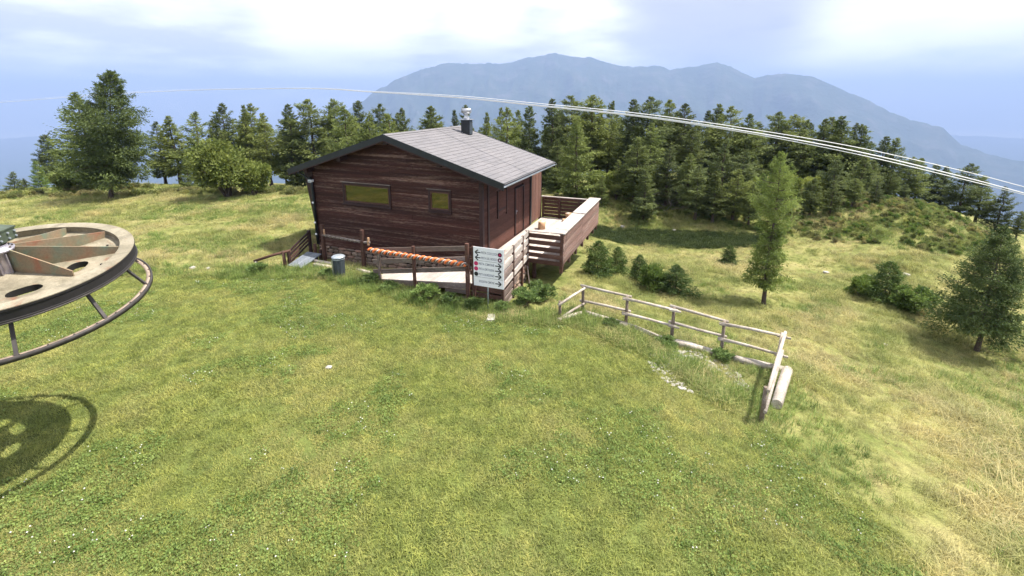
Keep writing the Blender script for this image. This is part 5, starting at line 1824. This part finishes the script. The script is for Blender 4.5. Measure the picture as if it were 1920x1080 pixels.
# ------------------------------------------------------------------ grass (one stuff object per kind, scattered tufts)
def tuft(seed, n, spread, h, w, mat, lean=.35, name='tuft'):
    g = np.random.default_rng(seed)
    m_v = []; m_f = []
    for i in range(n):
        a = g.uniform(0, 2 * pi); r = spread * sqrt(g.random())
        b = np.array([r * cos(a), r * sin(a), -.01])
        az_ = g.uniform(0, 2 * pi); ll = abs(g.normal()) * lean
        hh = h * g.uniform(.5, 1.25)
        d = np.array([cos(az_) * ll, sin(az_) * ll, 1.0])
        s = np.array([-sin(az_), cos(az_), 0]) * w * .5 * g.uniform(.7, 1.3)
        mid = b + d * hh * .55
        tip = b + d * hh + np.array([cos(az_), sin(az_), -.35]) * ll * hh * .6
        k = len(m_v)
        m_v += [tuple(b - s), tuple(b + s), tuple(mid + s * .8), tuple(mid - s * .8), tuple(tip)]
        m_f += [(k, k + 1, k + 2, k + 3), (k + 3, k + 2, k + 4)]
    me = bpy.data.meshes.new(name)
    me.from_pydata(m_v, [], m_f)
    me.materials.append(mat)
    return me


def scatter(name, pts, scl, meshes, label):
    """instances of tuft meshes on given points, one object"""
    col = bpy.data.collections.new(name + '_source')
    for i, q in enumerate(meshes):
        col.objects.link(bpy.data.objects.new(name + '_tuft', q))
    me = bpy.data.meshes.new(name)
    me.vertices.add(len(pts))
    me.vertices.foreach_set('co', np.asarray(pts, np.float32).ravel())
    at = me.attributes.new('scl', 'FLOAT', 'POINT'); at.data.foreach_set('value', np.asarray(scl, np.float32))
    at = me.attributes.new('rot', 'FLOAT_VECTOR', 'POINT')
    rot = np.zeros((len(pts), 3), np.float32); rot[:, 2] = rng.uniform(0, 6.28, len(pts)); rot[:, :2] = rng.normal(0, .08, (len(pts), 2))
    at.data.foreach_set('vector', rot.ravel())
    me.update()
    o = link(name, me)
    ng = bpy.data.node_groups.new(name + '_nodes', 'GeometryNodeTree')
    ng.interface.new_socket('Geometry', in_out='INPUT', socket_type='NodeSocketGeometry')
    ng.interface.new_socket('Geometry', in_out='OUTPUT', socket_type='NodeSocketGeometry')
    gi = ng.nodes.new('NodeGroupInput'); go_ = ng.nodes.new('NodeGroupOutput')
    ci = ng.nodes.new('GeometryNodeCollectionInfo')
    ci.inputs['Collection'].default_value = col
    ci.inputs['Separate Children'].default_value = True
    ci.inputs['Reset Children'].default_value = True
    ip = ng.nodes.new('GeometryNodeInstanceOnPoints')
    ip.inputs['Pick Instance'].default_value = True
    a1 = ng.nodes.new('GeometryNodeInputNamedAttribute'); a1.data_type = 'FLOAT'; a1.inputs[0].default_value = 'scl'
    a2 = ng.nodes.new('GeometryNodeInputNamedAttribute'); a2.data_type = 'FLOAT_VECTOR'; a2.inputs[0].default_value = 'rot'
    er = ng.nodes.new('FunctionNodeEulerToRotation')
    ng.links.new(gi.outputs[0], ip.inputs['Points'])
    ng.links.new(ci.outputs[0], ip.inputs['Instance'])
    ng.links.new(a1.outputs[0], ip.inputs['Scale'])
    ng.links.new(a2.outputs[0], er.inputs[0])
    ng.links.new(er.outputs[0], ip.inputs['Rotation'])
    ng.links.new(ip.outputs[0], go_.inputs[0])
    md = o.modifiers.new('scatter', 'NODES')
    md.node_group = ng
    tag(o, label, kind='stuff')
    return o


def in_view(x, y, pad=1.5):
    return (np.abs(x) < (y + 2.0) * 1.3 + pad + 2) & (y > -1)


def in_hut(x, y):
    dx = x - HX; dy = y - HY
    lx = dx * _c + dy * _s; ly = -dx * _s + dy * _c
    return ((lx > XL - .05) & (lx < 0.1) & (ly > 0.0) & (ly < DEPTH)) | ((lx > -3.35) & (lx < 1.8) & (ly > -2.4) & (ly < -1.2)) | ((lx > 0) & (lx < 3.0) & (ly > -2.4) & (ly < 7.2)) | ((lx > -7.5) & (lx < -6.7) & (ly > -2.5) & (ly < -1.3))


def sample(n, x0, x1, y0, y1, g):
    x = g.uniform(x0, x1, n); y = g.uniform(y0, y1, n)
    return x, y


g = np.random.default_rng(3)
# mown lawn: short tufts, denser near the viewer
x, y = sample(52000, -26, 8, 2.5, 18, g)
ld = lawn_dist(x, y)
k = (ld > -.3) & in_view(x, y) & ~in_hut(x, y) & (g.random(len(x)) < np.clip(1.35 - np.hypot(x, y) / 26, .35, 1))
x, y = x[k], y[k]
pz = ground(x, y)
pn = _vnoise(x * .55, y * .55, 31) + .6 * _vnoise(x * 1.7, y * 1.7, 32)
scatter('lawn_grass', np.c_[x, y, pz], np.clip(1.0 + .22 * pn, .7, 1.5), [tuft(40 + i, 46, .16, .060, .0085, M['lawn'], .55) for i in range(3)], 'short green mown grass of the lawn')
# clover patches in the lawn
x, y = sample(42000, -26, 8, 2.5, 17, g)
ld = lawn_dist(x, y)
pn = _vnoise(x * .7, y * .7, 61) + .5 * _vnoise(x * 2.1, y * 2.1, 62)
k = (ld > 0) & in_view(x, y) & ~in_hut(x, y) & (pn > .28)
x, y = x[k], y[k]


def clover(seed):
    gg = np.random.default_rng(seed)
    n = 22
    P = np.c_[gg.normal(0, .07, (n, 2)), gg.uniform(.02, .055, n)]
    D = np.c_[gg.normal(size=(n, 2)), gg.uniform(0, .6, n)]
    return diamonds(P, D, gg.uniform(.018, .034, n), gg.uniform(.02, .03, n), seed, 'clover', M['clover'], .1)


scatter('clover', np.c_[x, y, ground(x, y)], g.uniform(.7, 1.4, len(x)), [clover(71), clover(72), clover(73)], 'patches of clover in the lawn')
k = g.random(len(x)) < .055


def blossom(seed):
    m = MB()
    for a in range(2):
        q = np.random.default_rng(seed + a).normal(0, .05, 2)
        m.add([(q[0] + dx * .012, q[1] + dy * .012, .06 + dz * .010) for dx, dy, dz in ((1, 0, 0), (-1, 0, 0), (0, 1, 0), (0, -1, 0), (0, 0, 1.2), (0, 0, -1))],
              [(0, 2, 4), (2, 1, 4), (1, 3, 4), (3, 0, 4), (2, 0, 5), (1, 2, 5), (3, 1, 5), (0, 3, 5)])
    q = m.mesh('blossom'); q.materials.append(M['flower'])
    return q


scatter('clover_flowers', np.c_[x[k], y[k], ground(x[k], y[k])], g.uniform(.8, 1.3, k.sum()), [blossom(5), blossom(9)], 'tiny white clover flowers scattered in the lawn')

# meadow: longer dry tufts
x, y = sample(100000, -44, 34, 3, 41, g)
ld = lawn_dist(x, y)
hm_ = hollow_shade_mask(x, y)
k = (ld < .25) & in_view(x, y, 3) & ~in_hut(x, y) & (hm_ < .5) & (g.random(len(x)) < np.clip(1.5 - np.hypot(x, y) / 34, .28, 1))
x, y = x[k], y[k]
pn = _vnoise(x * .6, y * .6, 41) + .7 * _vnoise(x * 1.6, y * 1.6, 42)
near = np.clip(1.15 - ld[k] * 0, .9, 1.2)
scatter('meadow_grass', np.c_[x, y, ground(x, y)], np.clip(.8 + .45 * pn, .3, 1.6) * near, [tuft(50 + i, 34, .19, .19, .008, M['meadow'], .75) for i in range(4)], 'long dry straw coloured meadow grass')
# greener tufts between the dry ones, along the hut and inside the fence
x, y = sample(70000, -44, 34, 3, 41, g)
ld = lawn_dist(x, y)
pn = _vnoise(x * .35, y * .35, 51) + .6 * _vnoise(x * 1.1, y * 1.1, 52)
fence_in = (x > .5) & (x < 7.4) & (y < 13.6) & (ld < .3) & (y > 14.6 - x)
k = (ld < .15) & in_view(x, y, 3) & ~in_hut(x, y) & ((pn > .38) | ((ld > -1.2) & (y > 12)) | fence_in | ((y > 29.6 - np.clip(x - 12, 0, 9) * .85) & (x > 11))) & (hollow_shade_mask(x, y) < .6)
x, y = x[k], y[k]
scatter('green_meadow_grass', np.c_[x, y, ground(x, y)], g.uniform(.6, 1.35, len(x)), [tuft(80 + i, 22, .12, .17, .009, M['clover'], .6) for i in range(3)], 'greener grass tufts in the meadow')
# tall grass left standing along the hut, the boardwalk and the fence
x, y = sample(9000, -11, 8, 9.5, 18, g)
ld = lawn_dist(x, y)
k = (ld < .35) & (ld > -.9) & ~in_hut(x, y)
x, y = x[k], y[k]
scatter('tall_grass', np.c_[x, y, ground(x, y)], g.uniform(.5, 1.4, len(x)), [tuft(110 + i, 16, .12, .30, .008, M['clover'], .45) for i in range(3)], 'tall grass left standing along the hut and fence')
# thin dry stems in the lawn
x = np.r_[g.normal(-5.6, .35, 70), g.normal(-4.6, .3, 60)]; y = np.r_[g.normal(13.0, .8, 70), g.normal(12.6, .9, 60)]
scatter('dry_stems', np.c_[x, y, ground(x, y)], g.uniform(.6, 1.2, len(x)), [tuft(120 + i, 9, .10, .24, .004, M['meadow'], .3) for i in range(2)], 'faint streaks of pale dry stems standing in the lawn')
# grass of the hollow, tinted dark to stand for shade
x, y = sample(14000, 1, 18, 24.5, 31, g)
k = (hollow_shade_mask(x, y) > .25)
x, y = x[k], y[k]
scatter('shade_tinted_grass', np.c_[x, y, ground(x, y)], g.uniform(.7, 1.3, len(x)), [tuft(90 + i, 24, .13, .15, .008, M['shade_tinted_grass'], .5) for i in range(2)], 'grass tinted dark as painted shade in the hollow below the wood')
# heath and alpine rose covering the bank and the foot of the wood
x, y = sample(15000, 3, 31, 20, 37, g)
zz = ground(x, y)
pn = _vnoise(x * .5, y * .5, 55) + .6 * _vnoise(x * 1.3, y * 1.3, 56)
bank = (zz > -1.62 + .0 * x) & (y > 29.6 - np.clip(x - 12, 0, 9) * .85) & (hollow_shade_mask(x, y) < .2)
k = bank & (pn > -.6) & (g.random(len(x)) < .5)
x, y = x[k], y[k]
scatter('heath_shrubs', np.c_[x, y, ground(x, y) - .05], g.uniform(.14, .40, len(x)), [HEATH[1], bush_mesh(991, 700, M['heath'], .17, 6, lw=.5)[1], bush_mesh(992, 600, M['shrub'], .17, 6, lw=.45)[1]], 'low heath and alpine rose shrubs on the bank below the wood')
# low scrub on the left crest and under the trees
x, y = sample(1500, -40, -2, 31, 37, g)
k = (_vnoise(x * .4, y * .4, 58) > -.2) & ~in_hut(x, y)
x, y = x[k], y[k]
scatter('crest_scrub', np.c_[x, y, ground(x, y) - .05], g.uniform(.3, .6, len(x)), [HEATH[1]], 'low scrub along the left meadow crest')
# gravel where the turf is worn by the fence
x, y = sample(900, 3.6, 6.2, 9.6, 12.2, g)
pn = _vnoise(x * 1.1, y * 1.1, 66)
k = (pn > .1) & (np.hypot(x - 4.9, y - 11.0) < 1.25)
x, y = x[k], y[k]


def pebble(seed):
    q = stone_mesh(.1, .05, .08, seed)
    q.materials.clear(); q.materials.append(M['concrete'])
    return q


scatter('gravel', np.c_[x, y, ground(x, y) + .01], g.uniform(.4, 1.2, len(x)), [pebble(1), pebble(2), pebble(3)], 'pale gravel showing through worn turf beside the fence')
